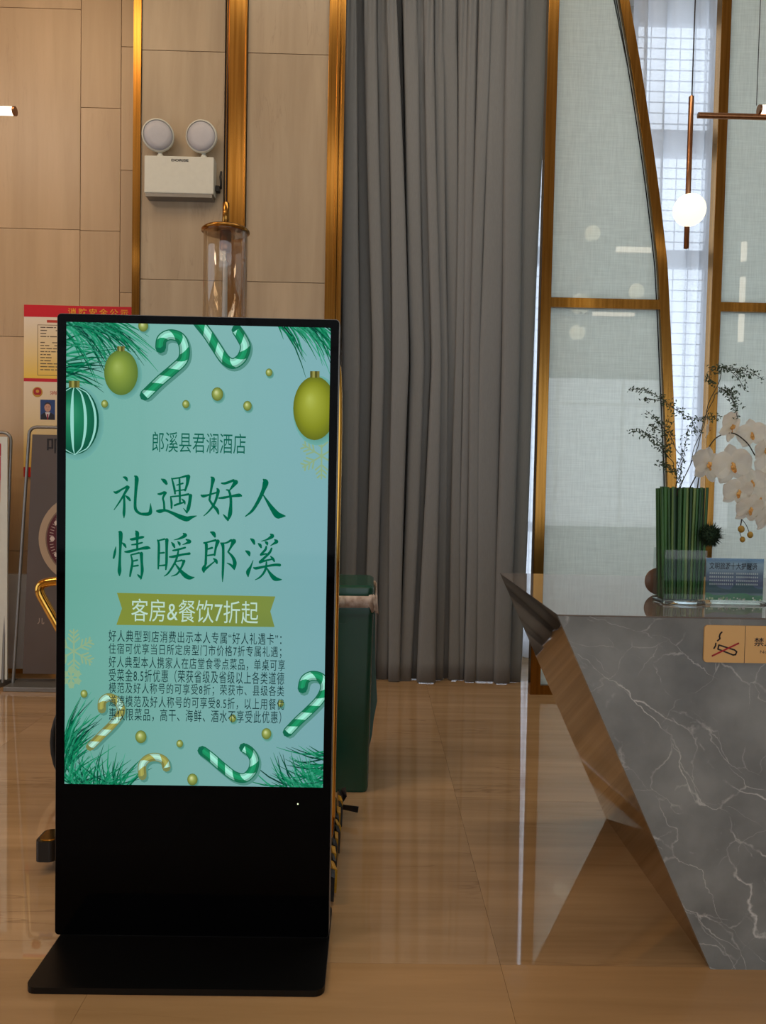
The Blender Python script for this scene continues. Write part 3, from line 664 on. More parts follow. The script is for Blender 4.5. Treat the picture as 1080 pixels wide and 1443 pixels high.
def bgc(a, b):   # the picture's own wash: mint at the left and top, bluer to the right
    l, r = (106, 172, 156), (121, 172, 178); m_ = (122, 177, 171)
    k = a*2
    c = [l[i]+(m_[i]-l[i])*k if k < 1 else m_[i]+(r[i]-m_[i])*(k-1) for i in range(3)]
    f = 1.0-.04*b
    return lin([v*f for v in c])
for i in range(NX):
    for j in range(NY):
        q = []
        for a, b in ((i, j), (i+1, j), (i+1, j+1), (i, j+1)):
            q.append(((SX0+(SX1-SX0)*a/NX, bg.y, SZ1+(SZ0-SZ1)*b/NY), bgc(a/NX, b/NY)))
        bg.add([p for p, c in q], [(0, 1, 2, 3)], [c for p, c in q])
scr = bg.build('screen', M['screen'], kk, False)
def fin(a, name): return a.build(name, M['ink'], scr, False)
BGD = lin((98, 160, 150))
def shadow(a, cu, cv, ru, rv):   # the printed picture has soft drop shadows under its ornaments
    a.ell(cu, cv, ru, rv, [(0, lin((78, 132, 118))), (.75, lin((88, 146, 134))), (1, lin((110, 172, 164)))], 24, (0, 0))
# pine sprigs
def pine(name, base, spread, n, ln, seed, cols_, jit=16):
    random.seed(seed); a = Art(1)
    for k in range(n):
        t = random.random(); b = (base[0][0]+(base[1][0]-base[0][0])*t+random.uniform(-jit, jit)*.5, base[0][1]+(base[1][1]-base[0][1])*t+random.uniform(-jit, jit)*.5)
        an = math.radians(random.uniform(*spread)); l = random.uniform(*ln); c = random.choice(cols_)
        m_ = (b[0]+math.cos(an)*l*.5, b[1]+math.sin(an)*l*.5); e = (b[0]+math.cos(an+.12)*l, b[1]+math.sin(an+.12)*l)
        a.stroke([(b[0], b[1], 2.2), (m_[0], m_[1], 2.0), (e[0], e[1], .4)], lin(c), 2)
    return fin(a, name)
G = [(10, 116, 76), (28, 142, 98), (4, 84, 58), (64, 160, 130), (4, 62, 48), (16, 128, 88)]
pine('pine_sprig', ((90, 455), (150, 452)), (5, 62), 80, (40, 105), 1, G)
pine('pine_sprig', ((88, 480), (96, 535)), (-38, 25), 40, (25, 75), 2, G)
pine('pine_sprig', ((385, 455), (470, 458)), (28, 60), 70, (22, 92), 3, G)
pine('pine_sprig', ((90, 1040), (96, 1100)), (-86, -40), 60, (30, 85), 4, G)
pine('pine_sprig', ((96, 1105), (175, 1110)), (-160, -20), 95, (22, 62), 5, G)
pine('pine_sprig', ((400, 1112), (462, 1108)), (-178, -105), 60, (18, 62), 6, G)
pine('pine_sprig', ((462, 1062), (466, 1108)), (-215, -150), 44, (22, 74), 7, G)
# snowflakes
def flake(cu, cv, r, seed):
    a = Art(1); c = lin((140, 172, 134))
    for k in range(6):
        an = PI/6+k*PI/3; d = (math.cos(an), math.sin(an))
        a.stroke([(cu, cv, 2.4), (cu+d[0]*r, cv+d[1]*r*1.05, 2.0)], c)
        for f in (.4, .62, .84):
            for s_ in (1, -1):
                e = an+s_*.85; q = (cu+d[0]*r*f, cv+d[1]*r*f); l = r*(.42-.28*f+.06)
                a.stroke([(q[0], q[1], 2.2), (q[0]+math.cos(e)*l, q[1]+math.sin(e)*l, 2.4)], c)
    return fin(a, 'snowflake')
flake(104, 913, 29, 1); flake(452, 640, 30, 2); flake(100, 950, 14, 3)
# baubles
def bauble(cu, cv, ru, rv, stops, stripes=None, capc=(cv0 := None)):
    a = Art(2); shadow(a, cu+3, cv+3, ru*1.12, rv*1.1)
    b = Art(3); b.ell(cu, cv, ru, rv, stops, 36)
    if stripes:
        for k in stripes:
            pts = []
            for i in range(13):
                t = -1+2*i/12; pts.append((cu+ru*k*math.sqrt(max(0, 1-t*t)), cv+rv*t, .6+4.4*(1-t*t)*(1-abs(k)*.45)))
            b.y -= .00002; b.stroke(pts, lin((150, 214, 200)), 2)
    b.y -= .00006
    cw, chh = ru*.22, rv*.16
    for i, c in enumerate(((92, 92, 40), (150, 148, 78), (84, 84, 36), (120, 118, 60))):
        b.poly([(cu-cw+cw*.5*i, cv-rv-chh), (cu-cw+cw*.5*(i+1), cv-rv-chh), (cu-cw+cw*.5*(i+1), cv-rv+2), (cu-cw+cw*.5*i, cv-rv+2)], lin(c))
    for q in a.f: pass
    a.build('ornament_shade', M['ink'], scr, False)
    return fin(b, 'bauble')
OL = [(0, lin((176, 186, 84))), (.3, lin((158, 166, 58))), (.7, lin((132, 140, 36))), (1, lin((98, 108, 30)))]
GR = [(0, lin((60, 150, 112))), (.4, lin((32, 124, 88))), (1, lin((10, 78, 60)))]
bauble(172, 526, 23.5, 31, [(0, lin((160, 180, 92))), (.4, lin((134, 156, 66))), (1, lin((88, 116, 48)))])
bauble(442, 574, 30, 44, OL)
bauble(107, 592, 34, 47, GR, (-.78, -.1, .45, .86))
# gold beads
for i, (u, v, r) in enumerate(((203, 462, 7), (306, 555, 8.2), (378, 525, 4.8), (348, 571, 6), (262, 569, 5), (149, 569, 4.8), (118, 973, 5), (198, 1034, 8),
                               (253, 1044, 4.8), (376, 1030, 7), (271, 1095, 7.4), (328, 1008, 5), (396, 987, 4.5))):
    a = Art(2); shadow(a, u+1.5, v+2.5, r*1.15, r*1.3); a.build('ornament_shade', M['ink'], scr, False)
    b = Art(3); b.ell(u, v, r, r*1.15, [(0, lin((214, 222, 160))), (.45, lin((150, 164, 84))), (1, lin((92, 110, 48)))], 16); fin(b, 'gold_bead')
# candy canes
def cane(pts, w_, c1, c2, edge):
    P = spline(pts, 8); S = [0]
    for a, b in zip(P, P[1:]): S.append(S[-1]+math.hypot(b[0]-a[0], b[1]-a[1]))
    sh = Art(2); sh.stroke([(p[0]+2.5, p[1]+3, w_*1.05) for p in P[::3]], lin((84, 142, 130)), 2); sh.build('ornament_shade', M['ink'], scr, False)
    b = Art(3); b.stroke([(p[0], p[1], w_) for p in P], lin(edge), 1)
    b.y -= .00003; nb = 0; N = 60
    def at(s):
        s = min(max(s, 0), S[-1])
        for i in range(len(S)-1):
            if S[i+1] >= s:
                t = (s-S[i])/((S[i+1]-S[i]) or 1); p, q = P[i], P[i+1]; d = S[i+1]-S[i] or 1
                return (p[0]+(q[0]-p[0])*t, p[1]+(q[1]-p[1])*t), ((q[0]-p[0])/d, (q[1]-p[1])/d)
        return P[-1], (1, 0)
    step = w_*1.0; k = 0; s = 0
    while s < S[-1]:
        c = c1 if k % 2 == 0 else c2; h = w_*.40; m_ = 5
        for j in range(m_):
            for q in range(4):
                a0, a1 = -1+q*.5, -.5+q*.5
                u0, u1 = s+step*j/m_, s+step*(j+1)/m_
                pp = []
                for uu, aa in ((u0, a0), (u1, a0), (u1, a1), (u0, a1)):
                    (x, y), (dx, dy) = at(uu+aa*w_*.35); pp.append((x-dy*h*aa, y+dx*h*aa))
                f = (1.0, 1.16, 1.1, .84)[q]; b.poly(pp, lin([min(255, v*f) for v in c]))
        s += step; k += 1
    return fin(b, 'candy_cane')
GC = ((26, 132, 88), (140, 206, 186), (20, 104, 76)); AC = ((146, 146, 76), (160, 204, 184), (120, 130, 78))
cane([(227, 492), (229, 480), (240, 474), (254, 478), (260, 492), (258, 508), (245, 521), (226, 537), (205, 557)], 15, *GC)
cane([(278, 455), (292, 472), (304, 490), (316, 507), (328, 513), (340, 505), (345, 490), (340, 478), (333, 467)], 15, *GC)
cane([(427, 966), (430, 954), (440, 948), (453, 951), (459, 964), (452, 981), (436, 998), (420, 1013), (406, 1028)], 14, *GC)
cane([(285, 1054), (298, 1064), (314, 1078), (330, 1090), (345, 1093), (356, 1083), (359, 1068), (353, 1056), (344, 1050)], 14, *GC)
cane([(143, 995), (144, 984), (153, 978), (165, 984), (170, 998), (160, 1014), (144, 1030), (126, 1048)], 12, *AC)
cane([(200, 1090), (200, 1074), (208, 1065), (220, 1063), (231, 1068), (234, 1078)], 12, *AC)
# ribbon
rb_ = Art(3); rb_.poly([(165, 831), (276, 833.5), (276, 877.5), (164, 876), (172, 853)], lin((128, 142, 58))); rb_.poly([(276, 833.5), (388, 836), (381, 857), (387, 879), (276, 877.5)], [lin((128, 142, 58)), lin((122, 140, 66)), lin((122, 140, 66)), lin((116, 136, 66)), lin((124, 140, 60))])
fin(rb_, 'ribbon')
def ktext(s, u0, u1, v0, v1, col, bold=0, space=1.0, lay=5):
    a, b = T(u0, v1), T(u1, v0)
    return lettering(s, (a[0], b[0], a[1], b[1]), KY-.0004-.00012*lay, M['ink'], scr, 'lettering', bold, space, col, .004)
ktext('郎溪县君澜酒店', 215, 346, 609, 635, (6, 96, 78), 0.0)
ktext('客房&餐饮7折起', 185, 364, 842, 871, (186, 216, 200))
lines = ['好人典型到店消费出示本人专属“好人礼遇卡”：', '住宿可优享当日所定房型门市价格7折专属礼遇；', '好人典型本人携家人在店堂食零点菜品，单桌可享',
         '受菜金8.5折优惠（荣获省级及省级以上各类道德', '模范及好人称号的可享受8折；荣获市、县级各类', '道德模范及好人称号的可享受8.5折，以上用餐优', '惠仅限菜品，高干、海鲜、酒水不享受此优惠）']
for i, (s, e) in enumerate(zip(lines, (397, 397, 402, 401, 401, 401, 397))):
    v = 893+18.45*i; ktext(s, 153, e, v-5.9-(.9 if '（' in s or '）' in s else 0), v+6.3+(.9 if '（' in s or '）' in s else 0), (0, 42, 46), 0, 1.14)
# brush-written headline, stroke by stroke (x, y, width in eighths of a picture unit)
HW = {
 (150, 655): [
  [(195,118,8),(225,130,24),(240,160,12)], [(92,282,10),(120,290,22),(180,255,15),(240,222,18)], [(250,232,26),(200,320,17),(150,400,13),(92,482,6)],
  [(205,330,16),(207,430,19),(203,520,22),(203,572,6)], [(220,325,8),(250,350,22),(272,378,14)],
  [(325,108,12),(346,135,32),(338,250,24),(328,400,22),(335,480,24),(380,522,20),(430,530,24),(480,526,28),(500,500,28),(500,410,4)],
  [(622,140,8),(655,160,30),(678,190,22)], [(585,305,12),(612,305,20),(655,285,18)], [(668,292,22),(640,350,16),(650,400,16),(655,475,18)],
  [(572,495,16),(605,497,30),(665,488,20),(740,515,24),(830,558,36),(905,582,40),(955,565,26),(1015,548,6)],
  [(738,132,10),(752,180,15),(768,250,18),(775,302,14)], [(745,137,12),(830,124,13),(900,105,18)], [(922,112,34),(912,190,22),(888,266,16)],
  [(795,207,10),(862,187,14)], [(780,272,10),(890,256,12)], [(825,140,15),(828,300,17),(830,412,15)],
  [(725,335,10),(735,400,18),(735,462,14)], [(735,335,12),(830,325,13),(925,308,18)], [(948,322,28),(938,400,25),(922,470,28),(905,515,8)], [(908,512,14),(870,465,6)],
  [(768,432,14),(800,420,17),(872,398,12)], [(850,360,8),(878,388,18),(886,415,10)]],
 (275, 655): [
  [(180,118,12),(200,142,32),(186,220,20),(160,370,17)], [(160,370,16),(200,430,20),(245,480,25),(262,525,14)], [(245,245,12),(258,270,26),(240,350,20),(205,430,18),(150,500,13),(97,548,6)],
  [(68,318,12),(92,328,24),(150,315,15),(235,290,13)], [(297,185,13),(340,185,20),(430,152,20)], [(455,172,38),(420,220,22),(385,264,10)],
  [(350,258,10),(378,270,17),(398,340,21),(400,430,23),(390,530,32),(365,602,8)], [(368,592,18),(340,560,18),(315,532,6)], [(268,350,13),(320,345,20),(400,330,17),(490,318,28),(518,325,14)],
  [(765,142,12),(790,175,46),(765,260,31),(710,380,27),(640,490,21),(565,552,8)], [(760,308,8),(800,370,18),(860,460,34),(920,535,50),(960,545,38),(1012,548,8)]],
 (150, 738): [
  [(110,230,6),(100,290,19),(85,355,15)], [(145,65,12),(165,85,32),(160,250,20),(153,400,21),(150,500,30),(150,550,10)], [(180,185,8),(205,205,20),(222,235,12)],
  [(335,55,12),(350,80,32),(350,160,19),(350,260,17)], [(275,145,14),(302,145,22),(400,124,21),(422,120,12)], [(288,207,10),(340,200,15),(405,183,13)], [(212,285,12),(260,282,22),(380,252,18),(460,240,28),(492,245,12)],
  [(278,320,10),(295,400,18),(278,500,19),(268,558,14)], [(285,318,12),(370,298,15)], [(396,305,28),(400,400,21),(405,500,24),(390,590,10)], [(392,580,16),(365,552,16),(352,538,6)], [(300,390,12),(350,378,15)], [(300,447,12),(358,438,15)],
  [(580,155,12),(592,200,19),(590,350,19),(585,475,12)], [(590,160,12),(655,143,15)], [(682,152,28),(680,250,21),(678,400,21),(670,482,12)], [(600,300,12),(650,295,15)], [(595,440,12),(660,435,15)],
  [(868,82,12),(890,100,28),(830,135,17),(760,153,4)], [(735,180,8),(755,205,22),(768,235,14)], [(805,170,8),(822,192,22),(828,212,10)], [(900,148,12),(938,170,28),(900,190,15),(860,205,6)],
  [(750,270,12),(790,264,17),(888,238,15)], [(712,342,12),(760,338,21),(860,315,17),(935,305,21)], [(812,265,12),(800,330,17),(770,410,17),(700,520,15),(650,558,5)],
  [(780,395,8),(850,380,16)], [(874,388,24),(850,450,17),(800,530,15),(732,558,5)], [(770,410,8),(830,490,23),(890,550,36),(940,575,30),(988,570,8)]],
 (275, 738): [
  [(175,65,12),(205,80,32),(222,115,17)], [(98,185,13),(125,202,24),(122,330,19),(118,420,21)], [(110,185,12),(180,167,15),(230,155,18)], [(254,168,32),(232,240,19),(218,322,16)], [(130,257,12),(190,240,18)], [(130,327,12),(215,315,15)],
  [(118,425,16),(95,472,30),(97,508,16)], [(97,500,16),(130,465,17),(215,395,10)], [(205,358,8),(233,384,26),(245,412,14)],
  [(290,188,14),(308,204,26),(315,250,21),(315,400,21),(310,540,17),(308,620,5)], [(305,188,12),(350,184,13),(405,155,20)], [(434,166,38),(402,230,18),(370,285,14)], [(370,285,12),(420,340,22),(445,400,30),(440,450,28),(440,482,10)], [(438,470,18),(400,430,17),(358,410,6)],
  [(625,140,12),(650,160,28),(665,195,16)], [(570,275,12),(600,295,30),(610,325,14)], [(652,380,5),(625,450,17),(595,510,32),(597,560,10)],
  [(848,88,12),(868,108,30),(810,145,15),(745,165,5)], [(708,190,8),(730,210,24),(742,235,14)], [(785,170,8),(805,185,24),(812,205,12)], [(895,150,12),(916,170,28),(880,195,15),(848,215,5)],
  [(800,225,14),(788,262,20),(740,312,16)], [(738,318,16),(800,306,12)], [(860,245,14),(838,292,20),(780,350,19),(730,398,22)], [(730,402,20),(770,388,17),(882,362,12)], [(850,335,10),(875,362,20),(890,390,14)],
  [(660,462,13),(690,468,22),(800,445,17),(900,430,21),(952,432,23)], [(802,400,12),(795,470,19),(765,530,17),(720,575,13),(675,598,5)], [(800,455,8),(840,520,21),(890,578,36),(930,592,26),(972,595,8)]]}
for (ou, ov), strokes in HW.items():
    for half in (0, 1):
        a = Art(5)
        for st in strokes:
            if (st[0][0] > 560) == bool(half): a.stroke([(ou+x/8, ov+y/8, w_/8*1.45) for x, y, w_ in st], lin((0, 100, 72)), 4)
        fin(a, 'brushed_character')

# ------------------------------------------------------------------ wall poster and stands at the left
def P2(mb, pts, y, col): mb.add([(x, y, z) for x, z in pts], [tuple(range(len(pts)))], col)
def rect2(mb, x0, x1, z0, z1, y, cb, ct_=None):
    ct_ = ct_ or cb; mb.add([(x0, y, z0), (x1, y, z0), (x1, y, z1), (x0, y, z1)], [(0, 1, 2, 3)], [lin(cb), lin(cb), lin(ct_), lin(ct_)])
ps = thing('wall_poster', 'red and yellow fire-safety notice with a small portrait, on the tan wall', 'poster', (-2.08, 5.54, 1.98))
PY = 5.538; px0, px1, pz0, pz1 = -2.461, -1.705, 1.386, 2.588
MB().box(px0, px1, PY+.001, 5.549, pz0, pz1).build('board', M['white_plastic'], ps)
im = MB(); rect2(im, px0, px1, pz0, 2.07, PY, (226, 190, 90), (232, 214, 190)); rect2(im, px0, px1, 2.07, 2.51, PY, (236, 196, 70), (236, 222, 204))
rect2(im, px0, px1, 2.505, pz1, PY-.0003, (206, 20, 40)); rect2(im, px0, px1, 2.055, 2.078, PY-.0003, (196, 26, 44))
rect2(im, px0, px0+.05, 1.386, 1.455, PY-.0003, (186, 34, 36)); rect2(im, px0+.07, px0+.14, 1.386, 1.44, PY-.0003, (186, 34, 36))
rect2(im, px0+.05, px0+.09, 1.44, 1.75, PY-.0002, (224, 170, 40), (232, 206, 150))
im.add([(px0+.16, PY-.0003, 2.467), (-1.86, PY-.0003, 2.467), (-1.86, PY-.0003, 2.485), (px0+.16, PY-.0003, 2.485)], [(0, 1, 2, 3)], lin((196, 60, 40)))
im.build('printed_sheet', M['print'], ps, False)
bx = MB(); c = lin((120, 92, 60))
for a in ((px0+.095, px0+.099, 2.10, 2.45), (-1.80, -1.796, 2.10, 2.45), (px0+.095, -1.796, 2.448, 2.452), (px0+.095, -1.796, 2.098, 2.102)): rect2(bx, a[0], a[1], a[2], a[3], PY-.0004, (140, 110, 70))
random.seed(5)
for i in range(15):
    x = px0+.115; z = 2.43-.021*i
    while x < -1.83:
        w_ = random.uniform(.012, .05)
        if random.random() < .85: rect2(bx, x, x+w_, z, z+.0065, PY-.0004, (96, 76, 58))
        x += w_+.006
        if random.random() < .04: break
bx.build('text_block', M['print'], ps, False)
lettering('消防安全公示', (-2.155, -1.735, 2.522, 2.572), PY-.0006, M['print'], ps, col=(226, 160, 40), bold=.02, space=1.45)
lettering('消防安全责任人', (-2.28, -1.9, 1.965, 1.992), PY-.0006, M['print'], ps, col=(178, 66, 50), bold=.01)
em = MB(); cx_, cz_ = -2.365, 1.982
disc2(em, (cx_, cz_), .036, lin((190, 140, 40)), PY-.0004, 20); disc2(em, (cx_, cz_+.002), .028, lin((166, 34, 30)), PY-.0006, 20); disc2(em, (cx_, cz_+.006), .012, lin((206, 150, 50)), PY-.0008, 12); rect2(em, cx_-.018, cx_+.018, cz_-.03, cz_-.02, PY-.0008, (200, 150, 50))
em.build('emblem', M['print'], ps, False)
po = MB(); x0, x1, z0, z1 = -2.345, -2.242, 1.79, 1.93; xc = (x0+x1)/2
rect2(po, x0, x1, z0, z1, PY-.0004, (40, 66, 120)); P2(po, [(x0+.004, z0), (x1-.004, z0), (x1-.006, z0+.035), (xc+.02, z0+.052), (xc-.02, z0+.052), (x0+.006, z0+.035)], PY-.0006, lin((30, 26, 30)))
P2(po, [(xc, z0+.0), (xc+.018, z0+.052), (xc-.018, z0+.052)], PY-.0008, lin((214, 206, 206))); P2(po, [(xc-.004, z0), (xc+.004, z0), (xc+.006, z0+.04), (xc-.006, z0+.04)], PY-.001, lin((150, 20, 40)))
po.add([(xc+.023*math.cos(2*PI*k/16), PY-.0009, z0+.086+.032*math.sin(2*PI*k/16)) for k in range(16)], [tuple(range(16))], lin((196, 146, 122)))
po.add([(xc+.0235*math.cos(PI*k/8), PY-.00095, z0+.098+.024*math.sin(PI*k/8)) for k in range(9)], [tuple(range(9))], lin((60, 44, 42)))
po.add([(xc+.021*math.cos(2*PI*k/14), PY-.001, z0+.088+.024*math.sin(2*PI*k/14)) for k in range(14)], [tuple(range(14))], lin((200, 150, 126)))
for e in (-1, 1): rect2(po, xc+e*.009-.004, xc+e*.009+.004, z0+.089, z0+.092, PY-.0012, (90, 50, 44))
rect2(po, xc-.006, xc+.006, z0+.069, z0+.071, PY-.0012, (150, 80, 76))
po.build('portrait', M['print'], ps, False)

def stand(label, bl, br, tl, tr, ztop, name='poster_stand', r=.05):
    """round-tube frame narrowing upwards, standing on a flat foot plate"""
    y = 5.13; t = thing(name, label, 'stand', ((bl+br)/2, y, 0))
    pts = [(bl, y, .03), (bl+(tl-bl)*.5, y+.02, ztop*.5), (tl, y+.04, ztop-r)]
    pts += [(tl+r*(1-math.cos(a)), y+.04, ztop-r+r*math.sin(a)) for a in (PI/8, PI/4, 3*PI/8, PI/2)]
    pts += [(tr-r*(1-math.cos(a)), y+.04, ztop-r+r*math.sin(a)) for a in (PI/2, 3*PI/8, PI/4, PI/8)]
    pts += [(tr, y+.04, ztop-r), (br+(tr-br)*.5, y+.02, ztop*.5), (br, y, .03)]
    MB().tube(pts, .011, 8).build('frame', M['steel_grey'], t); return t, y
t2, y2 = stand('brown display board with a round maroon dial, in a grey tube frame', -2.345, -1.44, -2.262, -1.52, 1.715)
bevel(MB().slab([(-2.36, 5.02), (-1.38, 5.02), (-1.38, 5.24), (-2.36, 5.24)], 0, .030).build('foot_plate', M['steel_grey'], t2), .004)
MB().hexa([(-2.285, 5.135, .09), (-1.50, 5.135, .09), (-1.50, 5.145, .09), (-2.285, 5.145, .09), (-2.232, 5.150, 1.665), (-1.55, 5.150, 1.665), (-1.55, 5.160, 1.665), (-2.232, 5.160, 1.665)]).build('board', M['brown_panel'], t2)
dl = MB(); dc = (-1.885, .985)
def ring2(mb, c, r0, r1, y, col, n=48):
    for k in range(n):
        a, b = 2*PI*k/n, 2*PI*(k+1)/n
        mb.add([(c[0]+r*math.cos(t), y, c[1]+r*math.sin(t)) for r, t in ((r0, a), (r1, a), (r1, b), (r0, b))], [(0, 1, 2, 3)], lin(col))
ring2(dl, dc, .245, .300, 5.1395, (176, 152, 126)); ring2(dl, dc, .245, .255, 5.139, (120, 98, 82)); ring2(dl, dc, .0, .246, 5.1385, (86, 28, 34))
for k in range(72):
    a = 2*PI*k/72; l = .03 if k % 6 else .0
    if l: bar2(dl, (dc[0]+.205*math.cos(a), dc[1]+.205*math.sin(a)), (dc[0]+.23*math.cos(a), dc[1]+.23*math.sin(a)), .004, lin((190, 172, 160)), 5.138)
for k in range(12):
    a = 2*PI*k/12; disc2(dl, (dc[0]+.21*math.cos(a), dc[1]+.21*math.sin(a)), .017, lin((214, 196, 186)), 5.1378, 6)
for k in range(12):
    a = 2*PI*k/12; disc2(dl, (dc[0]+.165*math.cos(a), dc[1]+.165*math.sin(a)), .012, lin((190, 150, 146)), 5.1378, 6)
dl.build('printed_dial', M['print'], t2, False)
lettering('叩', (-2.135, -2.04, 1.545, 1.64), 5.147, M['print'], t2, col=(32, 26, 26), bold=.01)
lettering('儿', (-2.19, -2.145, .42, .46), 5.136, M['print'], t2, col=(176, 156, 140), bold=.01)
t1, y1 = stand('red and cream poster in a grey tube frame at the left edge', -3.26, -2.412, -3.20, -2.380, 1.675)
bevel(MB().slab([(-3.32, 5.06), (-2.45, 5.06), (-2.365, 5.24), (-3.24, 5.24)], 0, .030).build('foot_plate', M['steel_grey'], t1), .004)
sh = MB(); rows_ = ((.08, (198, 120, 80)), (.5, (224, 176, 130)), (.95, (226, 206, 176)), (1.22, (222, 190, 150)), (1.36, (196, 60, 56)), (1.52, (178, 22, 40)), (1.60, (178, 22, 40)))
for (a, ca), (b, cb_) in zip(rows_, rows_[1:]): rect2(sh, -3.17, -2.425-.02*(1.6-a)/1.6, a, b, 5.128, ca, cb_)
P2(sh, [(-2.52, .30), (-2.455, .33), (-2.445, .36), (-2.475, .37), (-2.44, .41), (-2.49, .40), (-2.52, .43)], 5.127, lin((176, 20, 24)))
rect2(sh, -3.17, -2.425, 1.515, 1.520, 5.127, (222, 150, 140))
sh.build('printed_sheet', M['print'], t1, False)
MB().box(-3.20, -2.385, 5.130, 5.142, .05, 1.645).build('board', M['white_plastic'], t1)

# ------------------------------------------------------------------ emergency light
em = thing('emergency_light', 'white twin-head emergency light on the grey marble wall', 'light', (-1.30, 5.3, 3.25))
bevel(MB().box(-1.534, -1.080, 5.205, 5.30, 3.262, 3.502).build('battery_box', M['white_plastic'], em), .006)
MB().box(-1.525, -1.09, 5.21, 5.298, 3.240, 3.2615).build('base_tray', M['steel_grey'], em)
for x, rz in ((-1.448, .25), (-1.162, -.05)):
    hd = MB(); hd.lathe([(.0001, .05), (.06, .048), (.09, .03), (.103, .0), (.103, -.018), (.094, -.022)], (0, 0, 0), 32, None, 'y')
    rot = Matrix.Rotation(rz, 4, 'Z') @ Matrix.Rotation(.12, 4, 'X'); 
    hd.v = [tuple(rot @ Vector(v)+Vector((x, 5.215, 3.632))) for v in hd.v]
    ho = hd.build('lamp_head', M['white_plastic'], em)
    ln = MB().lathe([(.0001, -.026), (.05, -.024), (.094, -.018), (.094, -.01), (.0001, -.01)], (0, 0, 0), 32, None, 'y')
    ln.v = [tuple(rot @ Vector(v)+Vector((x, 5.215, 3.632))) for v in ln.v]
    le = ln.build('lens', M['lens'], ho)
    MB().lathe([(.018, 0), (.022, .012), (.015, .02), (.014, .05)], (x+.01, 5.235, 3.500), 12).build('swivel', M['white_plastic'], em)
lettering('DORISE', (-1.357, -1.245, 3.466, 3.482), 5.2035, M['print'], em, col=(30, 30, 32), bold=.03)
MB().tube([(-1.05, 5.295, 3.33), (-1.045, 5.27, 3.36), (-1.05, 5.275, 3.40), (-1.048, 5.29, 3.44)], .007, 8).build('cable', M['cable'], em)
MB().box(-1.078, -1.052, 5.25, 5.295, 3.30, 3.335).build('plug', M['black_plastic'], em)

# ------------------------------------------------------------------ pendants
def hang(o): return o
gp = thing('glass_pendant', 'clear glass cylinder pendant with brass cap hanging above the black screen', 'lamp', (-.690, 3.6, 1.95))
MB().lathe([(.098, 2.52), (.098, 1.95), (.0955, 1.95), (.0955, 2.52)], (-.690, 3.6, 0), 40).build('glass_cylinder', M['amber_glass'], gp)
MB().lathe([(.0001, 2.538), (.100, 2.534), (.108, 2.526), (.108, 2.518), (.0001, 2.518)], (-.690, 3.6, 0), 40).build('cap', M['brass'], gp)
MB().lathe([(.0001, 2.655), (.015, 2.65), (.017, 2.54), (.0001, 2.535)], (-.690, 3.6, 0), 16).build('stem', M['brass'], gp)
MB().lathe([(.0001, 2.517), (.026, 2.517), (.026, 2.44), (.02, 2.43), (.0001, 2.43)], (-.690, 3.6, 0), 20).build('socket', M['copper'], gp)
MB().sphere((-.690, 3.6, 2.405), .03, 16, None, (1, 1, 1.15)).build('bulb', M['amber_glass'], gp)
MB().lathe([(.0001, 2.40), (.011, 2.38), (.013, 1.98), (.0001, 1.97)], (-.690, 3.6, 0), 14).build('reflection_rod', mat('reflection_white', (232, 240, 255), .3), gp)  # bluish-white reflection in the glass, put in as a pale rod
MB().tube([(-.690, 3.6, 2.65), (-.690, 3.6, ZC)], .0025, 6).build('cable', M['cable'], gp)
def globe_pendant(label, group=None):
    t = thing('globe_pendant', label, 'lamp', (1.626, 4.13, 2.65), group)
    x, y = 1.626, 4.13
    MB().sphere((x, y-.02, 2.850), .0825, 28).build('globe', M['globe'], t)
    MB().lathe([(.0001, 3.452), (.006, 3.448), (.0135, 3.442), (.0135, 2.66), (.0001, 2.655)], (x, y+.006, 0), 14).build('stick', M['copper'], t)
    MB().tube([(x, y, 3.44), (x, y, ZC)], .0035, 6).build('cable', M['cable'], t)
    return t
g0 = globe_pendant('lit white globe on a copper stick hanging in front of the window gap')
for x, z, q in ((2.29, 4.09, 'highest of the three discs'), (2.78, 3.49, 'disc just above the cross rail'), (2.16, 3.04, 'disc just below the cross rail')):
    c = copy_tree(g0); c.location = (x, 2.0, z-.2); c['label'] = 'lit globe pendant outside the frame, mirrored as the '+q; c['group'] = 'globe pendants mirrored in the screens'
    for ch in c.children:
        if ch.name.startswith('cable'): ch.scale.z = 1
# horizontal bars with lit tubes
def bar_pendant(label, x0, x1, y, z, tx0, tx1, group=None, cab=None, barmat='copper', tz=.037, bar=True):
    t = thing('bar_pendant', label, 'lamp', (x0, y, z), group)
    if bar: MB().tube([(x0, y, z), (x1, y, z)], .0145, 12).build('bar', M[barmat], t)
    MB().tube([(tx0+.012, y, z+tz), (tx1-.012, y, z+tz)], .021, 14).build('light_tube', M['tube_lit'], t)
    for a in (tx0, tx1-.012): MB().tube([(a, y, z+tz), (a+.012, y, z+tz)], .023, 14).build('end_cap', M['copper'], t)
    for a in (cab or (tx0, tx1)): MB().tube([(a, y, z+tz+.02), (a, y, ZC)], .0022, 6).build('cable', M['cable'], t)
    return t
bar_pendant('copper bar pendant with a lit tube, entering from the right edge', 1.609, 2.75, 4.0, 3.284, 1.915, 2.6, None, (1.905, 2.5))
bar_pendant('lit tube pendant whose end shows at the upper left edge', -2.9, -1.85, 4.0, 3.195, -2.8, -1.82, None, (-2.6, -2.2), bar=False, tz=.02)
bar_pendant('lit tube pendant outside the frame, mirrored under the screen rail', 2.3, 3.0, 1.6, 3.29, 2.40, 2.90, 'tube pendants mirrored in the screens')
tv = thing('tube_pendant', 'upright lit tube pendant outside the frame, mirrored at the right', 'lamp', (3.91, 2, 2.98), 'tube pendants mirrored in the screens')
MB().tube([(3.91, 2, 2.98), (3.91, 2, 3.66)], .03, 14).build('light_tube', M['tube_lit'], tv)
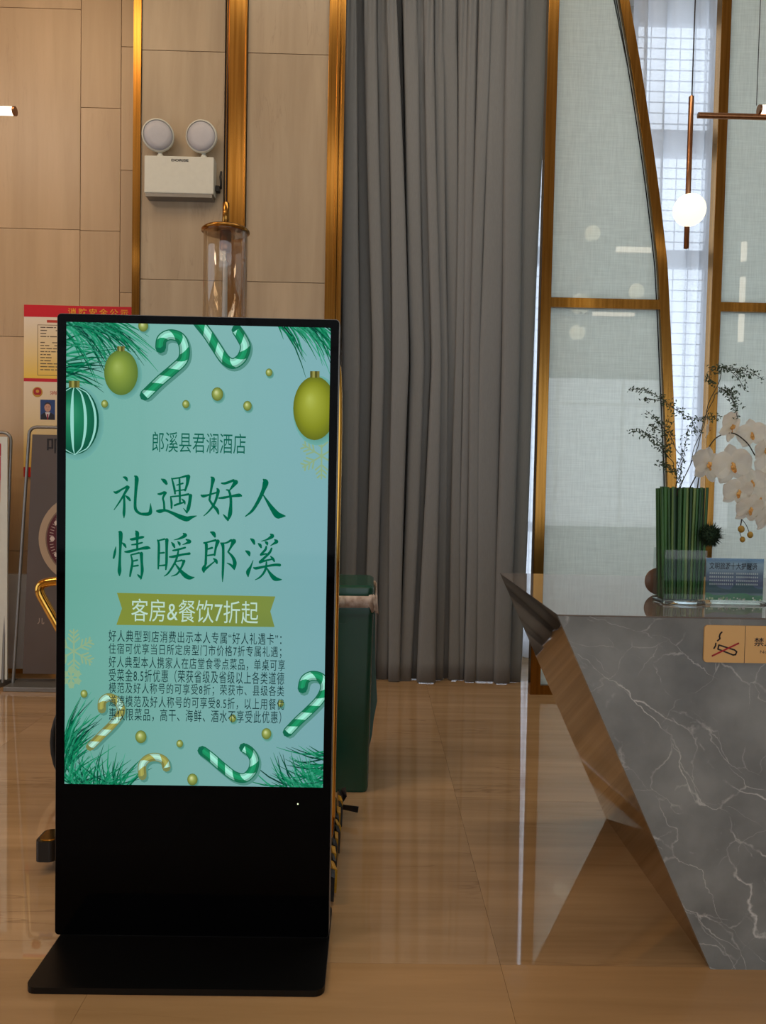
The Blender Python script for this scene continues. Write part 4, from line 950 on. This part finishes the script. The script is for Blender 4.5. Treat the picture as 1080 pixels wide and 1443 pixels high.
MB().tube([(3.91, 2, 3.66), (3.91, 2, 3.82)], .031, 14).build('collar', M['copper'], tv)
MB().tube([(3.91, 2, 3.82), (3.91, 2, 4.03)], .03, 14).build('light_tube', M['tube_lit'], tv)
MB().tube([(3.91, 2, 4.03), (3.91, 2, ZC)], .004, 6).build('cable', M['cable'], tv)

# ------------------------------------------------------------------ luggage cart behind the screen
lc = thing('luggage_cart', 'gold-railed luggage cart behind the black screen', 'cart', (-.63, 2.93, 0))
bevel(MB().slab(rrect(-1.09, -.119, 2.72, 3.15, .05), .065, .117).build('platform', M['black_plastic'], lc), .006)
MB().slab(rrect(-1.08, -.1195, 2.735, 3.14, .045), .1172, .122).build('deck_edge', M['gold'], lc)
MB().slab(rrect(-1.160, -1.092, 2.70, 2.80, .02), .045, .118).build('bumper', M['black_plastic'], lc)
MB().slab(rrect(-1.150, -1.092, 2.705, 2.79, .02), .1185, .124).build('bumper_cap', M['gold'], lc)
for x in (-1.0, -.24):
    for y in (2.82, 3.06):
        wh = MB().lathe([(.004, -.012), (.026, -.012), (.028, 0), (.026, .012), (.004, .012)], (x, y, .028), 16, None, 'x').build('caster', M['rubber'], lc)
        MB().box(x-.006, x+.006, y-.01, y+.01, .03, .065).build('fork', M['silver'], wh)
arch = [(-.132, 2.93, .12), (-.132, 2.93, 1.0), (-.133, 2.93, 1.72), (-.16, 2.93, 1.85), (-.26, 2.93, 1.91), (-.62, 2.93, 1.925), (-.95, 2.93, 1.91), (-1.05, 2.93, 1.85), (-1.075, 2.93, 1.70), (-1.07, 2.93, 1.0), (-1.07, 2.93, .12)]
MB().tube(spline(arch, 5), .0135, 12).build('rail', M['gold'], lc)
hb = [(-1.065, 2.93, 1.015), (-1.15, 2.93, 1.008), (-1.215, 2.93, .998), (-1.238, 2.93, .985), (-1.24, 2.93, .962), (-1.228, 2.93, .935), (-1.18, 2.93, .85), (-1.12, 2.93, .74), (-1.068, 2.93, .65)]
MB().tube(spline(hb, 5), .017, 12).build('handle', M['gold'], lc)
# clear sleeve hanging on the rail
MB().hexa([(-.142, 2.95, .86), (-.092, 2.95, .86), (-.092, 2.953, .86), (-.142, 2.953, .86), (-.142, 2.95, 1.74), (-.098, 2.95, 1.74), (-.098, 2.953, 1.74), (-.142, 2.953, 1.74)]).build('clear_sleeve', M['clear'], lc)
# hazard tape wound along the edge of the platform
hz = thing('hazard_tape', 'black and yellow hazard tape wound along the cart edge beside the black screen', 'tape', (-.12, 2.9, .05))
random.seed(11); ny = 13; ya, yb = 2.53, 3.26
for i in range(ny):
    y0, y1 = ya+(yb-ya)*i/ny, ya+(yb-ya)*(i+1)/ny; w0 = .004*math.sin(i*1.3); w1 = .004*math.sin((i+1)*1.3)
    f0, f1 = .022+.004*math.sin(i*2.1), .022+.004*math.sin((i+1)*2.1)
    xa, xb = -.1150+.002*(i/ny)+w0, -.124+.002*((i+1)/ny)+w1
    m_ = 'black_tape' if i % 2 == 0 else 'yellow_tape'
    MB().hexa([(xa, y0, .012), (xa+f0*.6, y0, .010), (xb+f1*.6, y1, .010), (xb, y1, .012), (xa+.002, y0, .096), (xa+f0*.7, y0, .090), (xb+f1*.7, y1, .090), (xb+.002, y1, .096)]).build('black_band' if i % 2 == 0 else 'yellow_band', M[m_], hz)
MB().add([(-.118, 3.26, .062), (-.105, 3.26, .10), (-.088, 3.24, .115), (-.082, 3.2, .09), (-.10, 3.2, .06), (-.112, 3.24, .045)], [(0, 1, 2, 3, 4, 5)]).build('loose_end', M['black_tape'], hz)
MB().hexa([(-.10, 3.2, .035), (-.035, 3.17, .035), (-.035, 3.175, .035), (-.10, 3.205, .035), (-.10, 3.2, .055), (-.032, 3.17, .060), (-.032, 3.175, .060), (-.10, 3.205, .055)]).build('loose_end', M['black_tape'], hz)

# ------------------------------------------------------------------ wheelchair, mostly hidden by the screen
wc = thing('wheelchair', 'folded wheelchair parked behind the black screen, only its wheel rim showing', 'wheelchair', (-.98, 3.5, 0))
for y in (3.20, 3.44):
    cx0, cz0, R0 = -1.012, .30, .288
    pts = [(cx0+R0*math.cos(2*PI*k/40), y, cz0+R0*math.sin(2*PI*k/40)) for k in range(40)]
    wh = MB().tube(pts, .012, 8, closed=True).build('wheel', M['rubber'], wc)
    MB().tube([(cx0+.262*math.cos(2*PI*k/40), y-.02, cz0+.262*math.sin(2*PI*k/40)) for k in range(40)], .006, 6, closed=True).build('hand_rim', M['silver'], wh)
    for k in range(12):
        a = 2*PI*k/12; MB().tube([(cx0, y, cz0), (cx0+.28*math.cos(a), y, cz0+.28*math.sin(a))], .0015, 4).build('spoke', M['silver'], wh)
    MB().lathe([(.0001, -.02), (.02, -.02), (.02, .02), (.0001, .02)], (cx0, y, cz0), 12, None, 'y').build('hub', M['silver'], wh)
    MB().tube([(-1.02, y+.03*(1 if y < 3.3 else -1), .88), (-.98, y+.03*(1 if y < 3.3 else -1), .88), (-.90, y+.03*(1 if y < 3.3 else -1), .86), (-.90, y+.03*(1 if y < 3.3 else -1), .30), (-.55, y+.03*(1 if y < 3.3 else -1), .30), (-.50, y+.03*(1 if y < 3.3 else -1), .14)], .011, 8).build('frame', M['black_metal'], wc)
    MB().lathe([(.01, -.012), (.07, -.012), (.075, 0), (.07, .012), (.01, .012)], (-.50, y+.03*(1 if y < 3.3 else -1), .076), 20, None, 'y').build('caster', M['rubber'], wc)
MB().box(-.90, -.52, 3.25, 3.41, .46, .485).build('seat', M['black_plastic'], wc)
MB().box(-.915, -.895, 3.25, 3.41, .50, .84).build('backrest', M['black_plastic'], wc)
MB().box(-.90, -.60, 3.235, 3.248, .30, .47).build('side_guard', M['black_plastic'], wc)

# ------------------------------------------------------------------ green bin
gb = thing('waste_bin', 'dark green waste bin with a white liner folded over its rim, beside the black screen', 'bin', (-.2, 3.7, 0))
def ringbox(x0, x1, y0, y1, z, r=.03, n=4): return [(x, y, z) for x, y in rrect(x0, x1, y0, y1, r, n)]
def loft(rings, col=None):
    mb = MB(); n = len(rings[0]); vs = [p for r in rings for p in r]; fs = []
    for i in range(len(rings)-1):
        for k in range(n): fs.append((i*n+k, i*n+(k+1) % n, (i+1)*n+(k+1) % n, (i+1)*n+k))
    mb.add(vs, fs, None, True); mb.add(rings[0], [tuple(range(n-1, -1, -1))]); mb.add(rings[-1], [tuple(range(n))]); return mb
loft([ringbox(-0.36, .002, 3.47, 3.86, .0), ringbox(-0.365, .006, 3.462, 3.87, .02), ringbox(-0.385, .012, 3.45, 3.90, .60), ringbox(-0.39, .016, 3.445, 3.91, .82)]).build('body', M['green_plastic'], gb)
loft([ringbox(-0.4, .020, 3.43, 3.92, .815), ringbox(-0.4, .022, 3.43, 3.92, .84), ringbox(-0.395, .020, 3.435, 3.915, .885)]).build('rim', M['green_plastic'], gb)
# side wing of the body that flares to the right
MB().plate([(.008, .16), (.020, .22), (.026, .29), (.041, .38), (.036, .45), (.028, .58), (.024, .80), (.010, .80)], 3.60, 3.64).build('side_rib', M['green_plastic'], gb)
bevel(loft([ringbox(-0.39, .012, 3.47, 3.90, .886), ringbox(-0.39, .014, 3.47, 3.90, .925), ringbox(-0.37, .0, 3.49, 3.88, .935)]).build('lid', M['green_plastic'], gb), .002)
lg = MB(); random.seed(4); n = 40; top_ = []; bot_ = []; out = ringbox(-.408, .026, 3.422, 3.93, .0, .035, 9)
for k, (x, y, z) in enumerate(out):
    dz = .010*math.sin(k*1.7)+random.uniform(-.006, .006); low = .842+dz*.5
    if x > .0 and y < 3.6: low -= .05*(1-abs(y-3.50)/.1) if abs(y-3.50) < .1 else 0
    top_.append((x-.004*math.sin(k*2.3), y+.003*math.cos(k*1.9), .890+abs(dz))); bot_.append((x+(.006 if x > 0 else 0)+random.uniform(-.003, .003), y-random.uniform(0, .005), low))
m_ = len(out); lg.add(bot_+top_, [(k, (k+1) % m_, m_+(k+1) % m_, m_+k) for k in range(m_)], None, True)
lo = lg.build('liner', M['bag'], gb); md = lo.modifiers.new('thickness', 'SOLIDIFY'); md.thickness = .003; md.offset = 1

# ------------------------------------------------------------------ glass vase and orchid arrangement
gv = thing('glass_vase', 'square clear glass vase on the grey desk, holding green reeds', 'vase', (1.0, 2.50, TZ))
vx0, vx1, vy0, vy1, vz = .928, 1.062, 2.445, 2.545, TZ
g = MB(); th = .0045
g.box(vx0, vx1, vy0, vy0+th, vz+.006, vz+.172).box(vx0, vx1, vy1-th, vy1, vz+.006, vz+.172).box(vx0, vx0+th, vy0+th, vy1-th, vz+.006, vz+.172).box(vx1-th, vx1, vy0+th, vy1-th, vz+.006, vz+.172)
g.build('walls', M['clear'], gv)
gm = mat('thick_glass', (235, 245, 242), .02, trans=1, ior=1.45)
bevel(MB().box(vx0, vx1, vy0, vy1, vz+.0005, vz+.012).build('base', gm, gv), .003)
ar = thing('orchid_arrangement', 'white orchids and wispy fern sprays rising from a bundle of green reeds', 'flowers', (.985, 2.495, TZ+.014))
random.seed(21); k = 0
for row, yy_ in enumerate((2.463, 2.483, 2.503, 2.525)):
    for i in range(15):
        x = .936+.0085*i+random.uniform(-.002, .002)+(row % 2)*.003; h = 1.398+random.uniform(-.006, .006)
        tx = x*1.0+(x-.995)*.16+random.uniform(-.004, .004)-.006; rr = random.uniform(.0036, .0052)
        m_ = random.choice(('green_reed', 'green_reed', 'reed_dark', 'reed_pale')) if row == 0 else random.choice(('green_reed', 'reed_dark'))
        MB().tube([(x, yy_, TZ+.0145), ((x+tx)/2, yy_, (TZ+h)/2), (tx, yy_+random.uniform(-.003, .003), h)], [rr, rr*1.1, rr*1.15], 6, flat=.6).build('reed', M[m_], ar)
# moss ball
ms = MB(); ms.sphere((1.062, 2.43, 1.254), .026, 14); random.seed(9)
for i in range(420):
    a, b = random.uniform(0, 2*PI), math.acos(random.uniform(-1, 1)); d = Vector((math.sin(b)*math.cos(a), math.sin(b)*math.sin(a), math.cos(b)))
    c0 = Vector((1.062, 2.43, 1.254)); p = c0+d*.024; q = c0+d*random.uniform(.034, .045)+Vector((random.uniform(-.005, .005), random.uniform(-.005, .005), random.uniform(-.005, .005)))
    s_ = d.cross(Vector((.3, .5, .8))).normalized()*.0022; ms.add([p-s_, p+s_, q], [(0, 1, 2)])
o = ms.build('moss_ball', M['moss'], ar)
MB().tube([(1.062, 2.45, 1.25), (1.04, 2.47, 1.245), (1.02, 2.49, 1.24)], .004, 6).build('moss_pick', M['stem'], ar)
# fern sprays; positions in the plane of the arrangement
def A(u, v, y=2.47): return (1.0608+(u-1000)*.002245+(v-655)*.00004, y, 1.475-(v-655)*.00223)
def spray(stem, twigs, dens, seed, yy=2.47):
    random.seed(seed)
    st = MB().tube([A(u, v, yy+.01*math.sin(i)) for i, (u, v) in enumerate(spline(stem, 5))], .0013, 5).build('fern_stem', M['stem'], ar)
    lf = MB(); tw = MB()
    for tg in twigs:
        P = spline([(a, b) for a, b in tg], 6); dy = random.uniform(-.03, .03)
        tw.tube([A(u, v, yy+dy*i/len(P)) for i, (u, v) in enumerate(P)], .0008, 4)
        for i in range(int(dens*.62*len(P))):
            u, v = random.choice(P); l = random.uniform(1, 7.5); an = random.uniform(0, 2*PI)
            u2, v2 = u+math.cos(an)*l, v+math.sin(an)*l*.8+random.uniform(0, 3)
            c0 = Vector(A(u2, v2, yy+dy+random.uniform(-.025, .025))); ln_ = random.uniform(.0034, .0066); a2 = random.uniform(0, PI)
            d = Vector((math.cos(a2), random.uniform(-.4, .4), math.sin(a2)))*ln_; s_ = Vector((-math.sin(a2), random.uniform(-.4, .4), math.cos(a2)))*ln_*.38
            lf.add([c0-d, c0-s_, c0+d, c0+s_], [(0, 1, 2, 3)])
            if random.random() < .35: tw.tube([A(u, v, yy+dy), tuple(c0)], .0004, 3, caps=False)
    tw.build('fern_twig', M['stem'], st)
    l_ = lf.build('fern_leaves', M['fern'], st, False); l_['kind'] = 'stuff'
spray([(958, 700), (975, 655), (990, 610), (1005, 560), (1020, 522)],
      [[(1000, 517), (1018, 518), (1036, 519), (1054, 524), (1070, 533)], [(1018, 520), (1022, 516), (1040, 521), (1060, 526)], [(1032, 522), (1042, 535), (1048, 550)], [(1020, 548), (1028, 553), (1034, 566), (1038, 588)], [(1022, 545), (1032, 548), (1042, 560)], [(1004, 520), (1002, 532), (1008, 540)]], 5, 31)
spray([(960, 700), (985, 630), (1003, 570), (1014, 552), (1024, 548)], [[(1024, 548), (1030, 560), (1036, 575)], [(1010, 587), (1000, 586), (985, 589)]], 5, 32)
spray([(955, 700), (962, 665), (965, 650), (955, 630), (935, 600)],
      [[(1000, 590), (975, 588), (955, 578), (935, 566), (910, 562)], [(960, 582), (940, 568), (920, 556), (905, 552), (885, 551)], [(935, 600), (925, 590), (912, 580)], [(940, 610), (925, 606), (918, 600)], [(945, 590), (938, 610), (942, 632)], [(975, 588), (982, 600), (985, 608)]], 5, 33)
spray([(958, 700), (956, 668), (952, 655), (940, 638), (930, 622)],
      [[(930, 622), (918, 614), (908, 610), (893, 609)], [(945, 645), (935, 632), (925, 628)], [(952, 658), (942, 655), (937, 652)], [(940, 640), (948, 625), (945, 605)], [(956, 668), (962, 650), (968, 625), (970, 605)], [(958, 676), (950, 665), (944, 660)]], 5.5, 34)
# orchid stems and flowers
MB().tube([A(*p) for p in spline([(985, 705), (990, 668), (998, 640), (1012, 617), (1035, 609), (1056, 622), (1068, 640)], 6)], .0020, 6).build('orchid_stem', M['stem'], ar)
MB().tube([A(p[0], p[1], 2.49) for p in spline([(975, 700), (984, 680), (1000, 652), (1022, 640), (1042, 655), (1058, 690), (1056, 725), (1054, 742)], 6)], .0020, 6).build('orchid_stem', M['stem'], ar)
MB().tube([A(p[0], p[1], 2.49) for p in spline([(1054, 730), (1062, 740), (1067, 752)], 4)], .0011, 5).build('orchid_stem', M['stem'], ar)
MB().tube([A(p[0], p[1], 2.49) for p in spline([(1054, 738), (1053, 750), (1056, 759)], 4)], .0011, 5).build('orchid_stem', M['stem'], ar)
for u, v, r in ((1054, 746, .0105), (1067, 754, .0095), (1056, 761, .0085)): MB().sphere(A(u, v, 2.485), r, 12, None, (1, 1, 1.15)).build('bud', M['bud'], ar)
def petal_mesh(w_, l, cup, n=6, m=6, wave=.0):
    vs = []; fs = []
    for i in range(n+1):
        t = i/n; ww = w_*math.sin(PI*min(1, t*.86+.10))**.62*(1 if t < 1 else .35)
        for j in range(m+1):
            s = -1+2*j/m; vs.append((s*ww, -cup*(t*t)*.6+cup*.5*s*s*t+wave*math.sin(s*4+t*5), t*l))
    for i in range(n):
        for j in range(m): a = i*(m+1)+j; fs.append((a, a+1, a+m+2, a+m+1))
    return MB().add(vs, fs, None, True).mesh('petal', M['petal'])
big = petal_mesh(.0245, .037, -.009, wave=.0016); sep = petal_mesh(.0135, .038, -.006)
lipmb = MB().sphere((0, -.005, -.003), .0042, 10, None, (1.1, 1, 1.1)); lipmb.tube([(0, -.002, .004), (0, -.008, .002), (0, -.010, -.004)], [.002, .003, .0015], 6)
lipmb.add([(-.005, -.005, -.006), (.005, -.005, -.006), (.003, -.010, -.011), (0, -.009, -.014), (-.003, -.010, -.011)], [(0, 1, 2, 3, 4)])
lipme = lipmb.mesh('orchid_flower', M['lip'])
def orchid(u, v, r, yaw_, tilt, roll_, y):
    f = bpy.data.objects.new('orchid_flower', lipme); C.objects.link(f); f.parent = ar
    s = r*.00223/.038
    f.location = Vector(A(u, v, y))-Vector(ar.location); f.rotation_euler = (tilt, roll_, yaw_); f.scale = (s, s, s)
    for an, me in ((PI*.44, big), (-PI*.44, big), (0, sep), (PI*.78, sep), (-PI*.78, sep)):
        p = bpy.data.objects.new('petal', me); C.objects.link(p); p.parent = f; p.rotation_euler = (0, an, 0)
        p.location = (0, .0015 if me is sep else 0, 0)
for q in ((1003, 602, 16, 1.25, .1, .2, 2.48), (1031, 600, 24, .7, .25, .4, 2.46), (1062, 610, 22, -.3, .3, -.2, 2.465), (1079, 632, 18, .3, .3, 0, 2.455),
          (997, 655, 27, .35, -.1, .25, 2.45), (1030, 655, 30, -.1, .15, -.2, 2.44), (1037, 692, 24, .1, .35, .15, 2.43), (1062, 678, 21, -.5, .1, -.3, 2.455),
          (1054, 716, 23, .2, .4, .1, 2.43), (1073, 702, 20, -.4, .25, .3, 2.45), (1080, 729, 20, .3, .3, -.2, 2.44), (1090, 655, 24, -.2, .1, 0, 2.46)): orchid(*q)

# ------------------------------------------------------------------ small things on the desk
dsc = tag(MB().lathe([(.0001, -.003), (.045, -.003), (.046, -.002), (.046, .002), (.045, .003), (.0001, .003)], (.988, 2.66, TZ+.0465), 32, None, 'y').build('round_disc', M['brown_disc']), 'round brown disc standing on the desk, half hidden behind the glass vase', 'disc')
ph = thing('sign_holder', 'clear acrylic holder with a blue and green landscape card, beside the vase', 'sign', (1.165, 2.49, TZ))
hx0, hx1, hz0, hz1 = 1.072, 1.258, TZ+.012, 1.178
MB().box(hx0-.004, hx1+.004, 2.470, 2.4715, TZ+.004, hz1+.003).build('acrylic_front', M['clear'], ph)
bevel(MB().box(hx0-.004, hx1+.004, 2.462, 2.52, TZ+.0005, TZ+.0065).build('acrylic_base', gm, ph), .001, 1)
cd = MB(); cy = 2.4745
prof = [(0, (226, 232, 206)), (.06, (76, 150, 88)), (.15, (36, 112, 74)), (.2, (92, 124, 152)), (.4, (112, 122, 158)), (.6, (92, 112, 142)), (.72, (146, 170, 196)), (.86, (164, 194, 218)), (1, (70, 134, 192))]
for (a, ca), (b, cb_) in zip(prof, prof[1:]): rect2(cd, hx0, hx1, hz0+(hz1-hz0)*a, hz0+(hz1-hz0)*b, cy, ca, cb_)
random.seed(3)
for bb, hh, cc, st in ((.42, .22, (96, 106, 142), .3), (.2, .3, (76, 106, 120), 1.4), (.08, .12, (34, 124, 72), 2.2)):
    pts = [(hx0, hz0+(hz1-hz0)*(bb-.08))]
    for i in range(15): pts.append((hx0+(hx1-hx0)*i/14, hz0+(hz1-hz0)*(bb+hh*(.5+.35*math.sin(i*.7+st)+random.uniform(-.12, .12)))))
    pts.append((hx1, hz0+(hz1-hz0)*(bb-.08))); P2(cd, pts, cy-.0002-.0001*st, lin(cc))
for i in range(4):
    for a, b in ((hx0+.012, hx0+.085), (hx0+.098, hx0+.165)):
        x = a
        while x < b:
            rect2(cd, x, x+.0042, hz0+.083-.0115*i, hz0+.0865-.0115*i+.002, cy-.0006, (196, 206, 214)); x += .0066
for i in range(26):
    x = random.uniform(hx0+.004, hx1-.006); z = hz0+random.uniform(.001, .008); disc2(cd, (x, z), random.uniform(.002, .004), lin(random.choice(((214, 220, 200), (180, 206, 150), (226, 226, 214)))), cy-.0007, 6)
cd.build('landscape_card', M['print'], ph, False)
MB().box(hx0, hx1, cy+.0001, cy+.001, hz0, hz1).build('card_back', M['white_plastic'], ph)
lettering('文明旅游十大提醒语', (hx0+.010, hx0+.164, hz1-.036, hz1-.013), cy-.0008, M['print'], ph, col=(26, 34, 50), bold=.012)
p2 = thing('sign_holder', 'clear acrylic holder with a pale card cut off by the right edge', 'sign', (1.36, 2.49, TZ))
MB().box(1.266, 1.45, 2.470, 2.4715, TZ+.004, 1.18).build('acrylic_front', M['clear'], p2)
MB().box(1.270, 1.446, 2.4745, 2.4755, TZ+.012, 1.176).build('card', mat('pale_card', (206, 196, 190), .5), p2)
bevel(MB().box(1.266, 1.45, 2.462, 2.52, TZ+.0005, TZ+.0065).build('acrylic_base', gm, p2), .001, 1)
